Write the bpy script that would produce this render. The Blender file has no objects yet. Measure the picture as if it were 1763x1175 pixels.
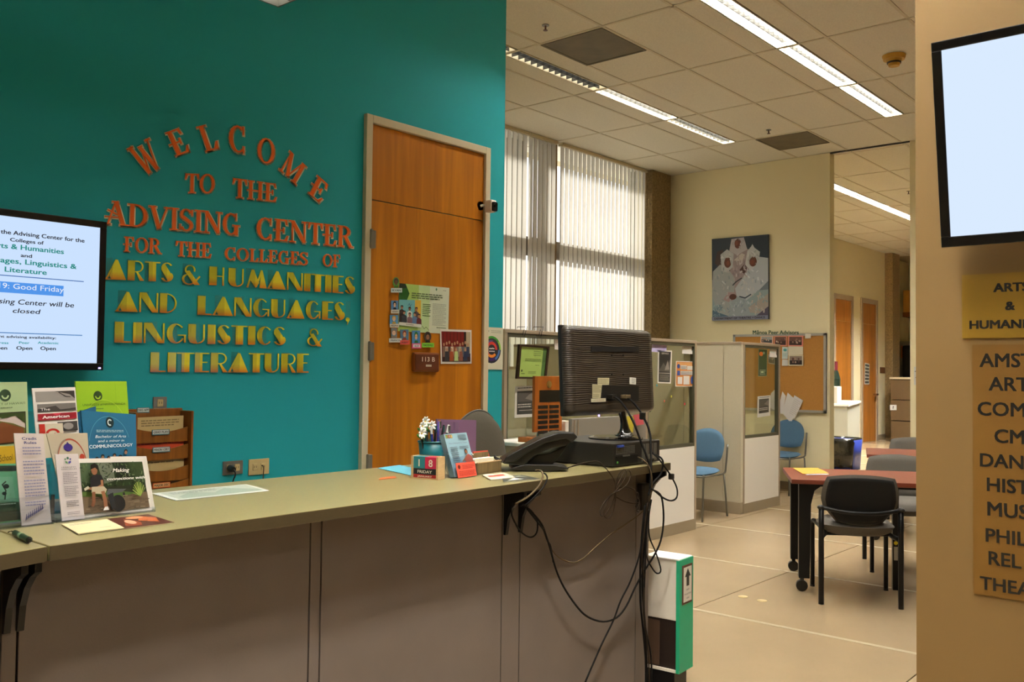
import bpy, bmesh, math, random
from mathutils import Vector, Matrix
random.seed(7)
PI = math.pi
scn = bpy.context.scene
# ------------------------------------------------------------------ camera, world, light, exposure
CAMH = 1.45
YAW, PITCH, ROLL, FPX = 0.708799, 0.031002, 0.01148, 1578.22
fw = Vector((math.cos(YAW)*math.cos(PITCH), math.sin(YAW)*math.cos(PITCH), math.sin(PITCH)))
rt0 = Vector((math.sin(YAW), -math.cos(YAW), 0)); up0 = rt0.cross(fw)
rt = rt0*math.cos(ROLL) + up0*math.sin(ROLL); upv = up0*math.cos(ROLL) - rt0*math.sin(ROLL)
camd = bpy.data.cameras.new('camera'); cam = bpy.data.objects.new('camera', camd)
scn.collection.objects.link(cam)
camd.sensor_width = 36; camd.lens = FPX*36/1763; camd.clip_start = 0.05; camd.clip_end = 200
cam.matrix_world = Matrix(((rt.x, upv.x, -fw.x, 0), (rt.y, upv.y, -fw.y, 0), (rt.z, upv.z, -fw.z, CAMH), (0, 0, 0, 1)))
scn.camera = cam
scn.view_settings.view_transform = 'Standard'; scn.view_settings.look = 'None'
scn.view_settings.gamma = 1; scn.view_settings.use_curve_mapping = False
scn.view_settings.exposure = 0.0
wd = bpy.data.worlds.new('world'); scn.world = wd; wd.use_nodes = True
wd.node_tree.nodes['Background'].inputs[0].default_value = (1.0, 0.98, 0.96, 1)
wd.node_tree.nodes['Background'].inputs[1].default_value = 2.3
sd = bpy.data.lights.new('sun', 'SUN'); sd.energy = 8.5; sd.angle = math.radians(4); sd.color = (1, .98, .95)
so = bpy.data.objects.new('sun', sd); scn.collection.objects.link(so)
so.rotation_euler = Vector((0.10, -1, -0.42)).to_track_quat('-Z', 'Y').to_euler()
LAMP = 138.0          # radiance of a lit fluorescent fixture
LAMPC = (1.0, 0.97, 0.90)

def ray(px, py):
    return rt*(px-881.5) + upv*(587.5-py) + fw*FPX
def hit(px, py, ax, val):
    """point of the real plane (axis ax = val) that the photograph shows at a pixel"""
    o = Vector((0, 0, CAMH)); d = ray(px, py); return o + d*((val-o[ax])/d[ax])
def hitp(px, py, p0, n):
    o = Vector((0, 0, CAMH)); d = ray(px, py); return o + d*((p0-o).dot(n)/d.dot(n))

# ------------------------------------------------------------------ materials
def lin(c):
    if isinstance(c, str):
        c = c.lstrip('#'); c = [int(c[i:i+2], 16)/255 for i in (0, 2, 4)]
    return tuple(((x+.055)/1.055)**2.4 if x > .04045 else x/12.92 for x in c[:3])
_M = {}
def mat(name, col='#808080', rough=.6, metal=0, noise=0, nscale=8, bump=0, bscale=60, spec=.5, stretch=None, emit=None, es=0, wave=None, coat=0):
    if name in _M: return _M[name]
    m = bpy.data.materials.new(name); m.use_nodes = True; nt = m.node_tree; b = nt.nodes['Principled BSDF']
    c = lin(col); b.inputs['Base Color'].default_value = (*c, 1); b.inputs['Roughness'].default_value = rough
    b.inputs['Metallic'].default_value = metal; b.inputs['Specular IOR Level'].default_value = spec
    if coat: b.inputs['Coat Weight'].default_value = coat
    if emit:
        b.inputs['Emission Color'].default_value = (*lin(emit), 1); b.inputs['Emission Strength'].default_value = es
    tc = nt.nodes.new('ShaderNodeTexCoord'); mp = nt.nodes.new('ShaderNodeMapping')
    nt.links.new(tc.outputs['Object'], mp.inputs[0])
    if stretch: mp.inputs['Scale'].default_value = stretch
    if noise:
        n = nt.nodes.new('ShaderNodeTexNoise'); n.inputs['Scale'].default_value = nscale; n.inputs['Detail'].default_value = 5
        nt.links.new(mp.outputs[0], n.inputs['Vector'])
        r = nt.nodes.new('ShaderNodeValToRGB'); r.color_ramp.elements[0].position = .3; r.color_ramp.elements[1].position = .7
        r.color_ramp.elements[0].color = (*[x*(1-noise) for x in c], 1); r.color_ramp.elements[1].color = (*[min(1, x*(1+noise)) for x in c], 1)
        nt.links.new(n.outputs['Fac'], r.inputs[0]); nt.links.new(r.outputs[0], b.inputs['Base Color'])
    if bump:
        n2 = nt.nodes.new('ShaderNodeTexNoise'); n2.inputs['Scale'].default_value = bscale; n2.inputs['Detail'].default_value = 3
        nt.links.new(mp.outputs[0], n2.inputs['Vector'])
        bp = nt.nodes.new('ShaderNodeBump'); bp.inputs['Strength'].default_value = bump; bp.inputs['Distance'].default_value = .01
        nt.links.new(n2.outputs['Fac'], bp.inputs['Height']); nt.links.new(bp.outputs[0], b.inputs['Normal'])
    _M[name] = m; return m
def emis(name, col, s):
    if name in _M: return _M[name]
    m = bpy.data.materials.new(name); m.use_nodes = True; nt = m.node_tree; nt.nodes.clear()
    o = nt.nodes.new('ShaderNodeOutputMaterial'); e = nt.nodes.new('ShaderNodeEmission')
    e.inputs[0].default_value = (*col, 1); e.inputs[1].default_value = s; nt.links.new(e.outputs[0], o.inputs[0]); _M[name] = m; return m
def wood(name, c1, c2, sc=3, vert=True, rough=.4):
    m = bpy.data.materials.new(name); m.use_nodes = True; nt = m.node_tree; b = nt.nodes['Principled BSDF']; b.inputs['Roughness'].default_value = rough
    tc = nt.nodes.new('ShaderNodeTexCoord'); mp = nt.nodes.new('ShaderNodeMapping'); nt.links.new(tc.outputs['Object'], mp.inputs[0])
    mp.inputs['Scale'].default_value = (sc*4, sc*4, sc*.25) if vert else (sc*.4, sc*4, sc*4)
    n = nt.nodes.new('ShaderNodeTexNoise'); n.inputs['Scale'].default_value = 2.2; n.inputs['Detail'].default_value = 8; n.inputs['Distortion'].default_value = .8
    r = nt.nodes.new('ShaderNodeValToRGB'); r.color_ramp.elements[0].color = (*lin(c1), 1); r.color_ramp.elements[1].color = (*lin(c2), 1)
    r.color_ramp.elements[0].position = .3; r.color_ramp.elements[1].position = .75
    nt.links.new(mp.outputs[0], n.inputs['Vector']); nt.links.new(n.outputs['Fac'], r.inputs[0]); nt.links.new(r.outputs[0], b.inputs['Base Color'])
    _M[name] = m; return m
def glass(name, tint=(.9, .95, .92), refl=.08, rough=.03):
    m = bpy.data.materials.new(name); m.use_nodes = True; nt = m.node_tree; nt.nodes.clear()
    o = nt.nodes.new('ShaderNodeOutputMaterial'); t = nt.nodes.new('ShaderNodeBsdfTransparent'); g = nt.nodes.new('ShaderNodeBsdfGlossy')
    t.inputs[0].default_value = (*tint, 1); g.inputs['Roughness'].default_value = rough
    f = nt.nodes.new('ShaderNodeLayerWeight'); pw = nt.nodes.new('ShaderNodeMath'); pw.operation = 'POWER'; pw.inputs[1].default_value = 4
    nt.links.new(f.outputs['Facing'], pw.inputs[0])
    a = nt.nodes.new('ShaderNodeMath'); a.operation = 'MULTIPLY_ADD'; a.inputs[1].default_value = .6; a.inputs[2].default_value = refl*.5; nt.links.new(pw.outputs[0], a.inputs[0])
    x = nt.nodes.new('ShaderNodeMixShader'); nt.links.new(a.outputs[0], x.inputs[0]); nt.links.new(t.outputs[0], x.inputs[1]); nt.links.new(g.outputs[0], x.inputs[2])
    nt.links.new(x.outputs[0], o.inputs[0]); _M[name] = m; return m
def attrmat(name, rough=.45, emi=0):
    m = bpy.data.materials.new(name); m.use_nodes = True; nt = m.node_tree; b = nt.nodes['Principled BSDF']; b.inputs['Roughness'].default_value = rough
    a = nt.nodes.new('ShaderNodeVertexColor'); a.layer_name = 'Col'
    if emi:
        b.inputs['Base Color'].default_value = (.01, .01, .01, 1)
        nt.links.new(a.outputs[0], b.inputs['Emission Color']); b.inputs['Emission Strength'].default_value = emi
    else: nt.links.new(a.outputs[0], b.inputs['Base Color'])
    _M[name] = m; return m
PRINT = attrmat('printed_ink'); SCREENM = attrmat('screen_pixels', .2, .95)
M = lambda k: _M[k]
mat('teal_paint', '#229fa8', .6, spec=.25, bump=.05, bscale=300)
mat('cream_paint', '#f0e5bc', .75, bump=.05, bscale=200)
mat('tan_paint', '#7c5f31', .75, noise=.04, nscale=3)
mat('plain_paint', '#b9ad8c', .8)
mat('ceiling_tile', '#f0ead8', .9, noise=.06, nscale=90, bump=.25, bscale=160)
mat('ceiling_grid', '#e2d8bf', .6)
mat('floor_stone', '#9c8769', .22, noise=.06, nscale=1.6, bump=.02, bscale=30)
mat('floor_strip', '#a39373', .5)
mat('floor_groove', '#8a775e', .6)
mat('counter_laminate', '#857b52', .32, noise=.05, nscale=120)
mat('counter_edge', '#40351e', .5, noise=.05, nscale=150)
mat('counter_panel', '#655a52', .6, noise=.07, nscale=5, bump=.04, bscale=200)
mat('counter_joint', '#2a2019', .9)
mat('black_metal', '#141312', .4, .4)
mat('black_plastic', '#17140f', .38)
mat('gloss_black', '#0c0b0a', .12, coat=.5)
mat('dark_plastic', '#1d1812', .45)
mat('cable_black', '#0e0c09', .8, spec=.2)
mat('cable_brown', '#2a2014', .8, spec=.2)
mat('cable_tan', '#5a4b35', .8, spec=.2)
mat('frame_cream', '#d8cba8', .6)
mat('partition_fabric', '#cbc2a8', .95, noise=.08, nscale=260)
mat('partition_metal', '#b5a68c', .5)
mat('partition_trim', '#a3917a', .5)
mat('partition_base', '#94866e', .5)
mat('partition_white', '#f0ebe0', .45)
mat('partition_dark', '#4c4a39', .5)
mat('grey_fabric', '#5d5850', .95, noise=.08, nscale=200)
mat('office_fabric', '#4c4638', .95, noise=.08, nscale=200)
mat('blue_fabric', '#4d6d86', .95, noise=.08, nscale=200)
mat('grey_metal', '#77756c', .35, .7)
mat('chrome', '#cccccc', .15, 1)
mat('table_laminate', '#7c3d2b', .35, noise=.1, nscale=30, stretch=(1, 1, 6))
mat('cork', '#b9843f', .95, noise=.12, nscale=160)
mat('aluminium', '#b3b0a6', .4, .5)
mat('concrete_column', '#8a7550', .95, noise=.3, nscale=45, bump=1, bscale=60)
mat('beam_dark', '#5c5040', .9)
mat('paper_white', '#efe9dd', .6)
mat('green_paint', '#1f9e72', .5, noise=.05, nscale=12)
mat('white_card', '#ded5c4', .6)
mat('blue_plastic', '#24378e', .4)
mat('bin_liner', '#16150f', .25, bump=.6, bscale=22)
mat('cabinet_white', '#b4b4a6', .4)
mat('bezel_black', '#0b0a0a', .22)
mat('teal_plastic', '#155f66', .35)
mat('light_wood', '#caa878', .5, noise=.1, nscale=20, stretch=(1, 1, 8))
mat('brass', '#b39a5e', .35, .8)
mat('smoke_yellow', '#c69a3a', .5)
mat('vent_grey', '#6f6650', .7, noise=.15, nscale=6)
mat('orange_paper', '#f56c12', .5); mat('cream_paper', '#f3e7c4', .6)
mat('petal_white', '#f1efe0', .7); mat('leaf_green', '#3f7a2c', .6)
mat('carton', '#5f4a2c', .85, noise=.05, nscale=8)
mat('outlet_ivory', '#c7b27c', .4); mat('steel_plate', '#8d8a80', .35, .6)
mat('sign_brown', '#5a2a14', .4)
mat('louver', '#24231f', .4)
wood('door_wood', '#a35f0c', '#cf8216', 1.6); wood('rack_wood', '#70400f', '#935a1c', 4); wood('plaque_wood', '#8e4a10', '#b0641c', 3)
wood('far_wood', '#8b561c', '#b0722c', 1.5)
glass('clear_acrylic', (.93, .95, .98), .10); glass('pane_glass', (.93, .95, .88), .12); glass('clear_tape', (.96, .97, .95), .12, .2)
# yellow deco letters: printed yellow-to-orange paper
m = mat('yellow_paper', '#e6c71d', .45); nt = m.node_tree; tc = nt.nodes.new('ShaderNodeTexCoord'); sp = nt.nodes.new('ShaderNodeSeparateXYZ')
rr = nt.nodes.new('ShaderNodeValToRGB'); nt.links.new(tc.outputs['Generated'], sp.inputs[0]); nt.links.new(sp.outputs[2], rr.inputs[0])
rr.color_ramp.elements[0].color = (*lin('#e2761a'), 1); rr.color_ramp.elements[1].color = (*lin('#f7e636'), 1); rr.color_ramp.elements[1].position = .42
nt.links.new(rr.outputs[0], nt.nodes['Principled BSDF'].inputs['Base Color'])
# blind fabric lets daylight through
m = bpy.data.materials.new('blind_fabric'); m.use_nodes = True; nt = m.node_tree; nt.nodes.clear(); _M['blind_fabric'] = m
o = nt.nodes.new('ShaderNodeOutputMaterial'); d = nt.nodes.new('ShaderNodeBsdfDiffuse'); t = nt.nodes.new('ShaderNodeBsdfTranslucent'); x = nt.nodes.new('ShaderNodeMixShader')
d.inputs[0].default_value = (.82, .79, .73, 1); t.inputs[0].default_value = (.85, .82, .77, 1); x.inputs[0].default_value = .55
nt.links.new(d.outputs[0], x.inputs[1]); nt.links.new(t.outputs[0], x.inputs[2]); nt.links.new(x.outputs[0], o.inputs[0])

# ------------------------------------------------------------------ mesh builder
class MB:
    def __init__(s): s.v = []; s.f = []; s.mi = []; s.col = []; s.m = None; s.k = 0; s.c = None; s.smooth = []; s.sm = False
    def add(s, vs, fs):
        o = len(s.v)
        for p in vs:
            p = Vector(p); s.v.append(s.m @ p if s.m else p)
        for f in fs:
            s.f.append([o+i for i in f]); s.mi.append(s.k); s.col.append(s.c); s.smooth.append(s.sm)
        return s
    def box(s, a, b, bev=0):
        x0, y0, z0 = [min(a[i], b[i]) for i in range(3)]; x1, y1, z1 = [max(a[i], b[i]) for i in range(3)]
        if bev <= 0:
            return s.add([(x0, y0, z0), (x1, y0, z0), (x1, y1, z0), (x0, y1, z0), (x0, y0, z1), (x1, y0, z1), (x1, y1, z1), (x0, y1, z1)],
                         [(0, 3, 2, 1), (4, 5, 6, 7), (0, 1, 5, 4), (1, 2, 6, 5), (2, 3, 7, 6), (3, 0, 4, 7)])
        bm = bmesh.new(); bmesh.ops.create_cube(bm, size=1)
        for v in bm.verts: v.co = Vector(((x0+x1)/2+v.co.x*(x1-x0), (y0+y1)/2+v.co.y*(y1-y0), (z0+z1)/2+v.co.z*(z1-z0)))
        bmesh.ops.bevel(bm, geom=bm.edges[:], offset=bev, segments=2, profile=.6, affect='EDGES')
        bm.verts.index_update(); vs = [v.co.copy() for v in bm.verts]; fs = [[v.index for v in f.verts] for f in bm.faces]; bm.free()
        return s.add(vs, fs)
    def quadbox(s, pts, n, th):
        """4 corner points, thickened along -n"""
        p = [Vector(q) for q in pts]; n = Vector(n).normalized()*th
        return s.add(p+[q-n for q in p], [(0, 1, 2, 3), (7, 6, 5, 4), (0, 4, 5, 1), (1, 5, 6, 2), (2, 6, 7, 3), (3, 7, 4, 0)])
    def prism(s, poly, mapf, th):
        """2-D polygon mapped by mapf(x, y, depth) and extruded by th behind"""
        n = len(poly); A = [mapf(x, y, 0) for x, y in poly]; B = [mapf(x, y, th) for x, y in poly]
        return s.add(A+B, [list(range(n)), list(range(2*n-1, n-1, -1))]+[(i, n+i, n+(i+1) % n, (i+1) % n) for i in range(n)])
    def cyl(s, a, b, r, r2=None, n=14, caps=True):
        a, b = Vector(a), Vector(b); d = (b-a).normalized(); r2 = r if r2 is None else r2
        u = d.orthogonal().normalized(); w = d.cross(u)
        vs = [a+(u*math.cos(t)+w*math.sin(t))*r for t in [2*PI*i/n for i in range(n)]]+[b+(u*math.cos(t)+w*math.sin(t))*r2 for t in [2*PI*i/n for i in range(n)]]
        fs = [(i, (i+1) % n, n+(i+1) % n, n+i) for i in range(n)]
        if caps: fs += [list(range(n-1, -1, -1)), list(range(n, 2*n))]
        return s.add(vs, fs)
    def tube(s, pts, r, n=7, sub=4):
        P = [Vector(p) for p in pts]
        if sub > 1 and len(P) > 2:
            Q = []
            for i in range(len(P)-1):
                p0 = P[max(i-1, 0)]; p1 = P[i]; p2 = P[i+1]; p3 = P[min(i+2, len(P)-1)]
                for k in range(sub):
                    t = k/sub; Q.append(.5*((2*p1)+(p2-p0)*t+(2*p0-5*p1+4*p2-p3)*t*t+(3*p1-p0-3*p2+p3)*t**3))
            Q.append(P[-1]); P = Q
        vs = []; u = None
        for i, p in enumerate(P):
            d = (P[min(i+1, len(P)-1)]-P[max(i-1, 0)]).normalized()
            u = d.orthogonal().normalized() if u is None else (u-d*u.dot(d)).normalized()
            w = d.cross(u)
            for k in range(n): a = 2*PI*k/n; vs.append(p+(u*math.cos(a)+w*math.sin(a))*r)
        fs = [(i*n+k, i*n+(k+1) % n, (i+1)*n+(k+1) % n, (i+1)*n+k) for i in range(len(P)-1) for k in range(n)]
        fs += [list(range(n-1, -1, -1)), list(range(len(vs)-n, len(vs)))]
        s.sm = True; s.add(vs, fs); s.sm = False; return s
    def ball(s, c, rx, ry=None, rz=None, n=12, m=8):
        ry = rx if ry is None else ry; rz = rx if rz is None else rz; c = Vector(c); vs = [c+Vector((0, 0, -rz))]
        for j in range(1, m):
            ph = -PI/2+PI*j/m
            for i in range(n): a = 2*PI*i/n; vs.append(c+Vector((rx*math.cos(ph)*math.cos(a), ry*math.cos(ph)*math.sin(a), rz*math.sin(ph))))
        vs.append(c+Vector((0, 0, rz))); L = len(vs)-1
        fs = [(0, 1+(i+1) % n, 1+i) for i in range(n)]+[(L, L-n+i, L-n+(i+1) % n) for i in range(n)]
        for j in range(m-2):
            for i in range(n): a = 1+j*n; fs.append((a+i, a+(i+1) % n, a+n+(i+1) % n, a+n+i))
        s.sm = True; s.add(vs, fs); s.sm = False; return s
    def shell(s, grid, th, nrm=None):
        """smooth closed slab over a grid of points (rows of equal length); th along the grid normal"""
        R, C = len(grid), len(grid[0]); G = [[Vector(p) for p in row] for row in grid]
        def nn(i, j):
            a = G[min(i+1, R-1)][j]-G[max(i-1, 0)][j]; b = G[i][min(j+1, C-1)]-G[i][max(j-1, 0)]; return a.cross(b).normalized()
        top = [G[i][j] for i in range(R) for j in range(C)]
        bot = [G[i][j]-nn(i, j)*th for i in range(R) for j in range(C)]; N = R*C
        fs = []
        for i in range(R-1):
            for j in range(C-1):
                a, b, c, d = i*C+j, i*C+j+1, (i+1)*C+j+1, (i+1)*C+j
                fs += [(a, b, c, d), (N+d, N+c, N+b, N+a)]
        for j in range(C-1): fs += [(j+1, j, N+j, N+j+1), ((R-1)*C+j, (R-1)*C+j+1, N+(R-1)*C+j+1, N+(R-1)*C+j)]
        for i in range(R-1): fs += [(i*C, (i+1)*C, N+(i+1)*C, N+i*C), ((i+1)*C+C-1, i*C+C-1, N+i*C+C-1, N+(i+1)*C+C-1)]
        s.sm = True; s.add(top+bot, fs); s.sm = False; return s
    def build(s, name, mats, parent=None, label=None, cat=None, group=None, kind=None, origin=None, bevel=0, subsurf=0):
        if not isinstance(mats, (list, tuple)): mats = [mats]
        mats = [M(x) if isinstance(x, str) else x for x in mats]
        lo = Vector([min(p[i] for p in s.v) for i in range(3)]); hi = Vector([max(p[i] for p in s.v) for i in range(3)])
        if origin is None: origin = Vector(((lo.x+hi.x)/2, (lo.y+hi.y)/2, lo.z))
        origin = Vector(origin)
        me = bpy.data.meshes.new(name); me.from_pydata([p-origin for p in s.v], [], s.f)
        for m_ in mats: me.materials.append(m_)
        for p, k, sm in zip(me.polygons, s.mi, s.smooth): p.material_index = min(k, len(mats)-1); p.use_smooth = sm
        if any(c is not None for c in s.col):
            ca = me.color_attributes.new('Col', 'FLOAT_COLOR', 'CORNER')
            for p, c in zip(me.polygons, s.col):
                c = (*lin(c or '#ffffff'), 1)
                for li in p.loop_indices: ca.data[li].color = c
        me.update()
        o = bpy.data.objects.new(name, me); scn.collection.objects.link(o)
        if parent is not None: o.parent = parent; o.location = origin-wloc(parent)
        else: o.location = origin
        _W[o.name] = origin
        if bevel:
            b = o.modifiers.new('bevel', 'BEVEL'); b.width = bevel; b.segments = 2; b.limit_method = 'ANGLE'
        if subsurf:
            b = o.modifiers.new('sub', 'SUBSURF'); b.levels = subsurf; b.render_levels = subsurf
        tag(o, label, cat, group, kind); return o
_W = {}
def wloc(o): return _W.get(o.name, Vector((0, 0, 0)))
def tag(o, label=None, cat=None, group=None, kind=None):
    if label: o['label'] = label
    if cat: o['category'] = cat
    if group: o['group'] = group
    if kind: o['kind'] = kind
def thing(name, label, cat, loc=(0, 0, 0), group=None, kind=None):
    o = bpy.data.objects.new(name, None); scn.collection.objects.link(o); o.location = loc; o.empty_display_size = .1
    _W[o.name] = Vector(loc); tag(o, label, cat, group, kind); return o
def dup(root, loc, rz, label=None):
    r = root.copy(); scn.collection.objects.link(r); r.location = loc; r.rotation_euler = (0, 0, rz)
    if label: r['label'] = label
    for ch in list(root.children):
        c = ch.copy(); scn.collection.objects.link(c); c.parent = r
        for g in list(ch.children):
            d = g.copy(); scn.collection.objects.link(d); d.parent = c
    return r
def link_piece(me, name, parent, loc, rz=0):
    o = bpy.data.objects.new(name, me); scn.collection.objects.link(o); o.parent = parent; o.location = Vector(loc)-wloc(parent)
    o.rotation_euler = (0, 0, rz); return o
def S(name, a, b, m, parent=None, kind='structure'):
    return MB().box(a, b).build(name, m, parent, kind=kind if parent is None else None)

# text with Blender's built-in font, as flat faces
_T = {}
def textmesh(t, bold=0):
    if (t, bold) in _T: return _T[(t, bold)]
    cu = bpy.data.curves.new('t', 'FONT'); cu.body = t; cu.offset = bold; cu.resolution_u = 3
    o = bpy.data.objects.new('t', cu); me = bpy.data.meshes.new_from_object(o)
    vs = [(v.co.x, v.co.y) for v in me.vertices]; fs = [tuple(p.vertices) for p in me.polygons]
    bpy.data.objects.remove(o); bpy.data.meshes.remove(me); bpy.data.curves.remove(cu)
    if vs:
        x0 = min(v[0] for v in vs); x1 = max(v[0] for v in vs)
    else: x0 = x1 = 0
    _T[(t, bold)] = (vs, fs, x0, x1); return _T[(t, bold)]

def sheet_print(q, items, parent, eps=.00025, material=None, name='print'):
    """flat print on the quad q = (bl, br, tr, tl); item coordinates run 0..1 over it"""
    bl, br, tr, tl = [Vector(p) for p in q]; n = (br-bl).cross(tl-bl).normalized(); mb = MB()
    W = (br-bl).length; H = (tl-bl).length
    def mp(x, y, k): return (bl*(1-x)+br*x)*(1-y)+(tl*(1-x)+tr*x)*y+n*(eps*(k+1.2))
    for k, it in enumerate(items):
        t = it[0]; kk = k if k < 12 else 12+(k-12)*.15
        if t == 'r':
            _, x0, y0, x1, y1, c = it; mb.c = c; mb.add([mp(x0, y0, kk), mp(x1, y0, kk), mp(x1, y1, kk), mp(x0, y1, kk)], [(0, 1, 2, 3)])
        elif t == 'e':
            _, cx, cy, rx, ry, c = it; mb.c = c; N = 20
            mb.add([mp(cx+rx*math.cos(2*PI*i/N), cy+ry*math.sin(2*PI*i/N), kk) for i in range(N)], [list(range(N))])
        elif t == 'a':   # ring arc
            _, cx, cy, rx, ry, w, a0, a1, c = it; mb.c = c; N = 24; vs = []
            for i in range(N+1):
                a = math.radians(a0+(a1-a0)*i/N); ca, sa = math.cos(a), math.sin(a)
                vs += [mp(cx+rx*ca, cy+ry*sa, kk), mp(cx+rx*(1-w)*ca, cy+ry*(1-w)*sa, kk)]
            mb.add(vs, [(2*i, 2*i+2, 2*i+3, 2*i+1) for i in range(N)])
        elif t == 'p':
            _, pts, c = it; mb.c = c; mb.add([mp(x, y, kk) for x, y in pts], [list(range(len(pts)))])
        elif t == 'l':   # rows of small illegible copy as broken bars
            _, x0, y1, x1, y0, nrow, c = it; mb.c = c
            for r in range(nrow):
                y = y1-(y1-y0)*(r+.5)/nrow; h = (y1-y0)/nrow*.22; xx = x0; xe = x1-(random.random()*.25*(x1-x0) if r % 3 == 2 else 0)
                while xx < xe:
                    w = min((x1-x0)*random.uniform(.06, .16), xe-xx); mb.add([mp(xx, y-h, kk), mp(xx+w, y-h, kk), mp(xx+w, y+h, kk), mp(xx, y+h, kk)], [(0, 1, 2, 3)])
                    xx += w+(x1-x0)*.02
        elif t == 't':   # x, y baseline, cap height (fraction of H), text, colour, dict(al, bold, w=total width fraction, sh)
            _, x, y, h, txt, c, o = it; mb.c = c; vs, fs, x0, x1 = textmesh(txt); sc = h/.729; bo = o.get('bold', 0)*1.1
            wtot = (x1-x0)*sc*H/W
            sx = (o['w']/wtot) if 'w' in o else o.get('sx', 1)
            off = {'l': 0, 'c': -.5, 'r': -1}[o.get('al', 'l')]*wtot*sx
            dy = o.get('dy', 0)
            for ba, bb in (((0, 0),) if not bo else ((-bo, -bo*.6), (bo, -bo*.6), (-bo, bo*.6), (bo, bo*.6))):
                P = []
                for a, b in vs:
                    xf = ((a+ba-x0)+b*o.get('sh', 0))*sc*H/W*sx+off; P.append(mp(x+xf, y+(b+bb)*sc+xf*dy, kk+(ba+bb)*.5))
                mb.add(P, fs)
        elif t == 's':   # stroke polyline of width w (fraction of W)
            _, pts, w, c = it; mb.c = c; hw = w/2
            for (xa, ya), (xb, yb) in zip(pts, pts[1:]):
                dx, dy = (xb-xa)*W, (yb-ya)*H; L = math.hypot(dx, dy) or 1e-6; ox, oy = -dy/L*hw, dx/L*hw*W/H
                ex, ey = dx/L*hw*.5, dy/L*hw*.5*W/H
                mb.add([mp(xa+ox-ex, ya+oy-ey, kk), mp(xa-ox-ex, ya-oy-ey, kk), mp(xb-ox+ex, yb-oy+ey, kk), mp(xb+ox+ex, yb+oy+ey, kk)], [(0, 1, 2, 3)])
    # far faces must look at the viewer
    return mb.build(name, material or PRINT, parent)
def sheet(name, q, items, base, label, cat, group=None, th=.0015, parent=None, material=None, rough=.5):
    """a thin printed thing (paper, card, sign): solid body plus its print as a part; q = (bl, br, tr, tl)"""
    bl, br, tr, tl = [Vector(p) for p in q]; n = (br-bl).cross(tl-bl).normalized()
    mm = material or mat('paper_'+base.lstrip('#'), base, rough)
    o = MB().quadbox([bl, br, tr, tl], n, th).build(name, mm, parent, label, cat, group)
    if items: sheet_print((bl, br, tr, tl), items, o)
    return o
def pq(ax, val, *px):
    return [hit(x, y, ax, val) for x, y in px]
# ------------------------------------------------------------------ the setting
C = 4.13; BWX = 10.9; WINY = 6.65; FARY = 6.95
st = 'structure'
# floor: stone slabs with pale strips between rows
fl = S('floor', (-3, -3.2, -.12), (25, 7.8, -.02), 'floor_groove')
tx = [5.02-1.415*k for k in range(5, -1, -1)]+[5.02+1.415*k for k in range(1, 14)]
ty = [2.83-1.415*4+1.415*k for k in range(8)]
me = MB().box((-.702, -.7045, -.04), (.702, .7045, 0)).build('floor_tile', 'floor_stone', fl, origin=(0, 0, 0)); me_ = me.data
bpy.data.objects.remove(me)
for x in tx:
    for y in ty: link_piece(me_, 'floor_tile', fl, (x+.7075, y+.7075, 0))
for x in tx[1:]:
    MB().box((x-.018, -3.2, -.03), (x+.018, 7.2, .0006)).build('floor_strip', 'floor_strip', fl)
# ceiling: slab, grid and lay-in tiles
ce = S('ceiling', (-3, -3.2, C+.16), (25, 7.8, C+.3), 'plain_paint')
MB().box((-3, -3.2, C), (3.17, 7.2, C+.16)).build('ceiling_panel', 'ceiling_tile', ce)
MB().box((3.17, -3.2, C), (25, .32, C+.16)).build('ceiling_panel', 'ceiling_tile', ce)
gx = [3.17+1.315*k for k in range(15)]; gy = [2.83+.6275*k for k in range(-4, 6)]+[6.59, 7.2]
grid = MB()
for x in gx: grid.box((x-.012, .32, C-.002), (x+.012, 7.2, C+.03))
for y in gy[:-1]: grid.box((3.17, y-.012, C-.002), (gx[-1], y+.012, C+.03))
grid.build('ceiling_grid', 'ceiling_grid', ce)
_tiles = {}
def tile(x0, x1, y0, y1):
    k = (round(x1-x0, 3), round(y1-y0, 3))
    if k not in _tiles:
        w, h = (k[0]-.024)/2, (k[1]-.024)/2
        t_ = MB().box((-w, -h, .004), (w, h, .02)).build('ceiling_tile', 'ceiling_tile', ce, origin=(0, 0, 0)); _tiles[k] = t_.data; bpy.data.objects.remove(t_)
    link_piece(_tiles[k], 'ceiling_tile', ce, ((x0+x1)/2, (y0+y1)/2, C))
LY = {4.7125: (4.945, 5.105), 2.83: (3.062, 3.245), .9475: (1.18, 1.345)}
def strip_of(y0):
    for k, v in LY.items():
        if abs(k-y0) < .02: return v
lit = set()
for i, (x0, x1) in enumerate(zip(gx, gx[1:])):
    for y0, y1 in zip(gy, gy[1:]):
        s_ = strip_of(y0)
        has = s_ and ((x0 < 9.6) or (s_[0] > 4.9 and 12 < x0 < 18.5))
        if has:
            tile(x0, x1, y0, s_[0]); tile(x0, x1, s_[1], y1); lit.add((i, s_))
        elif abs(y0-4.085) < .02 and i in (2, 5):
            tile(x0+.66, x1, y0, y1)
        else: tile(x0, x1, y0, y1)
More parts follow.
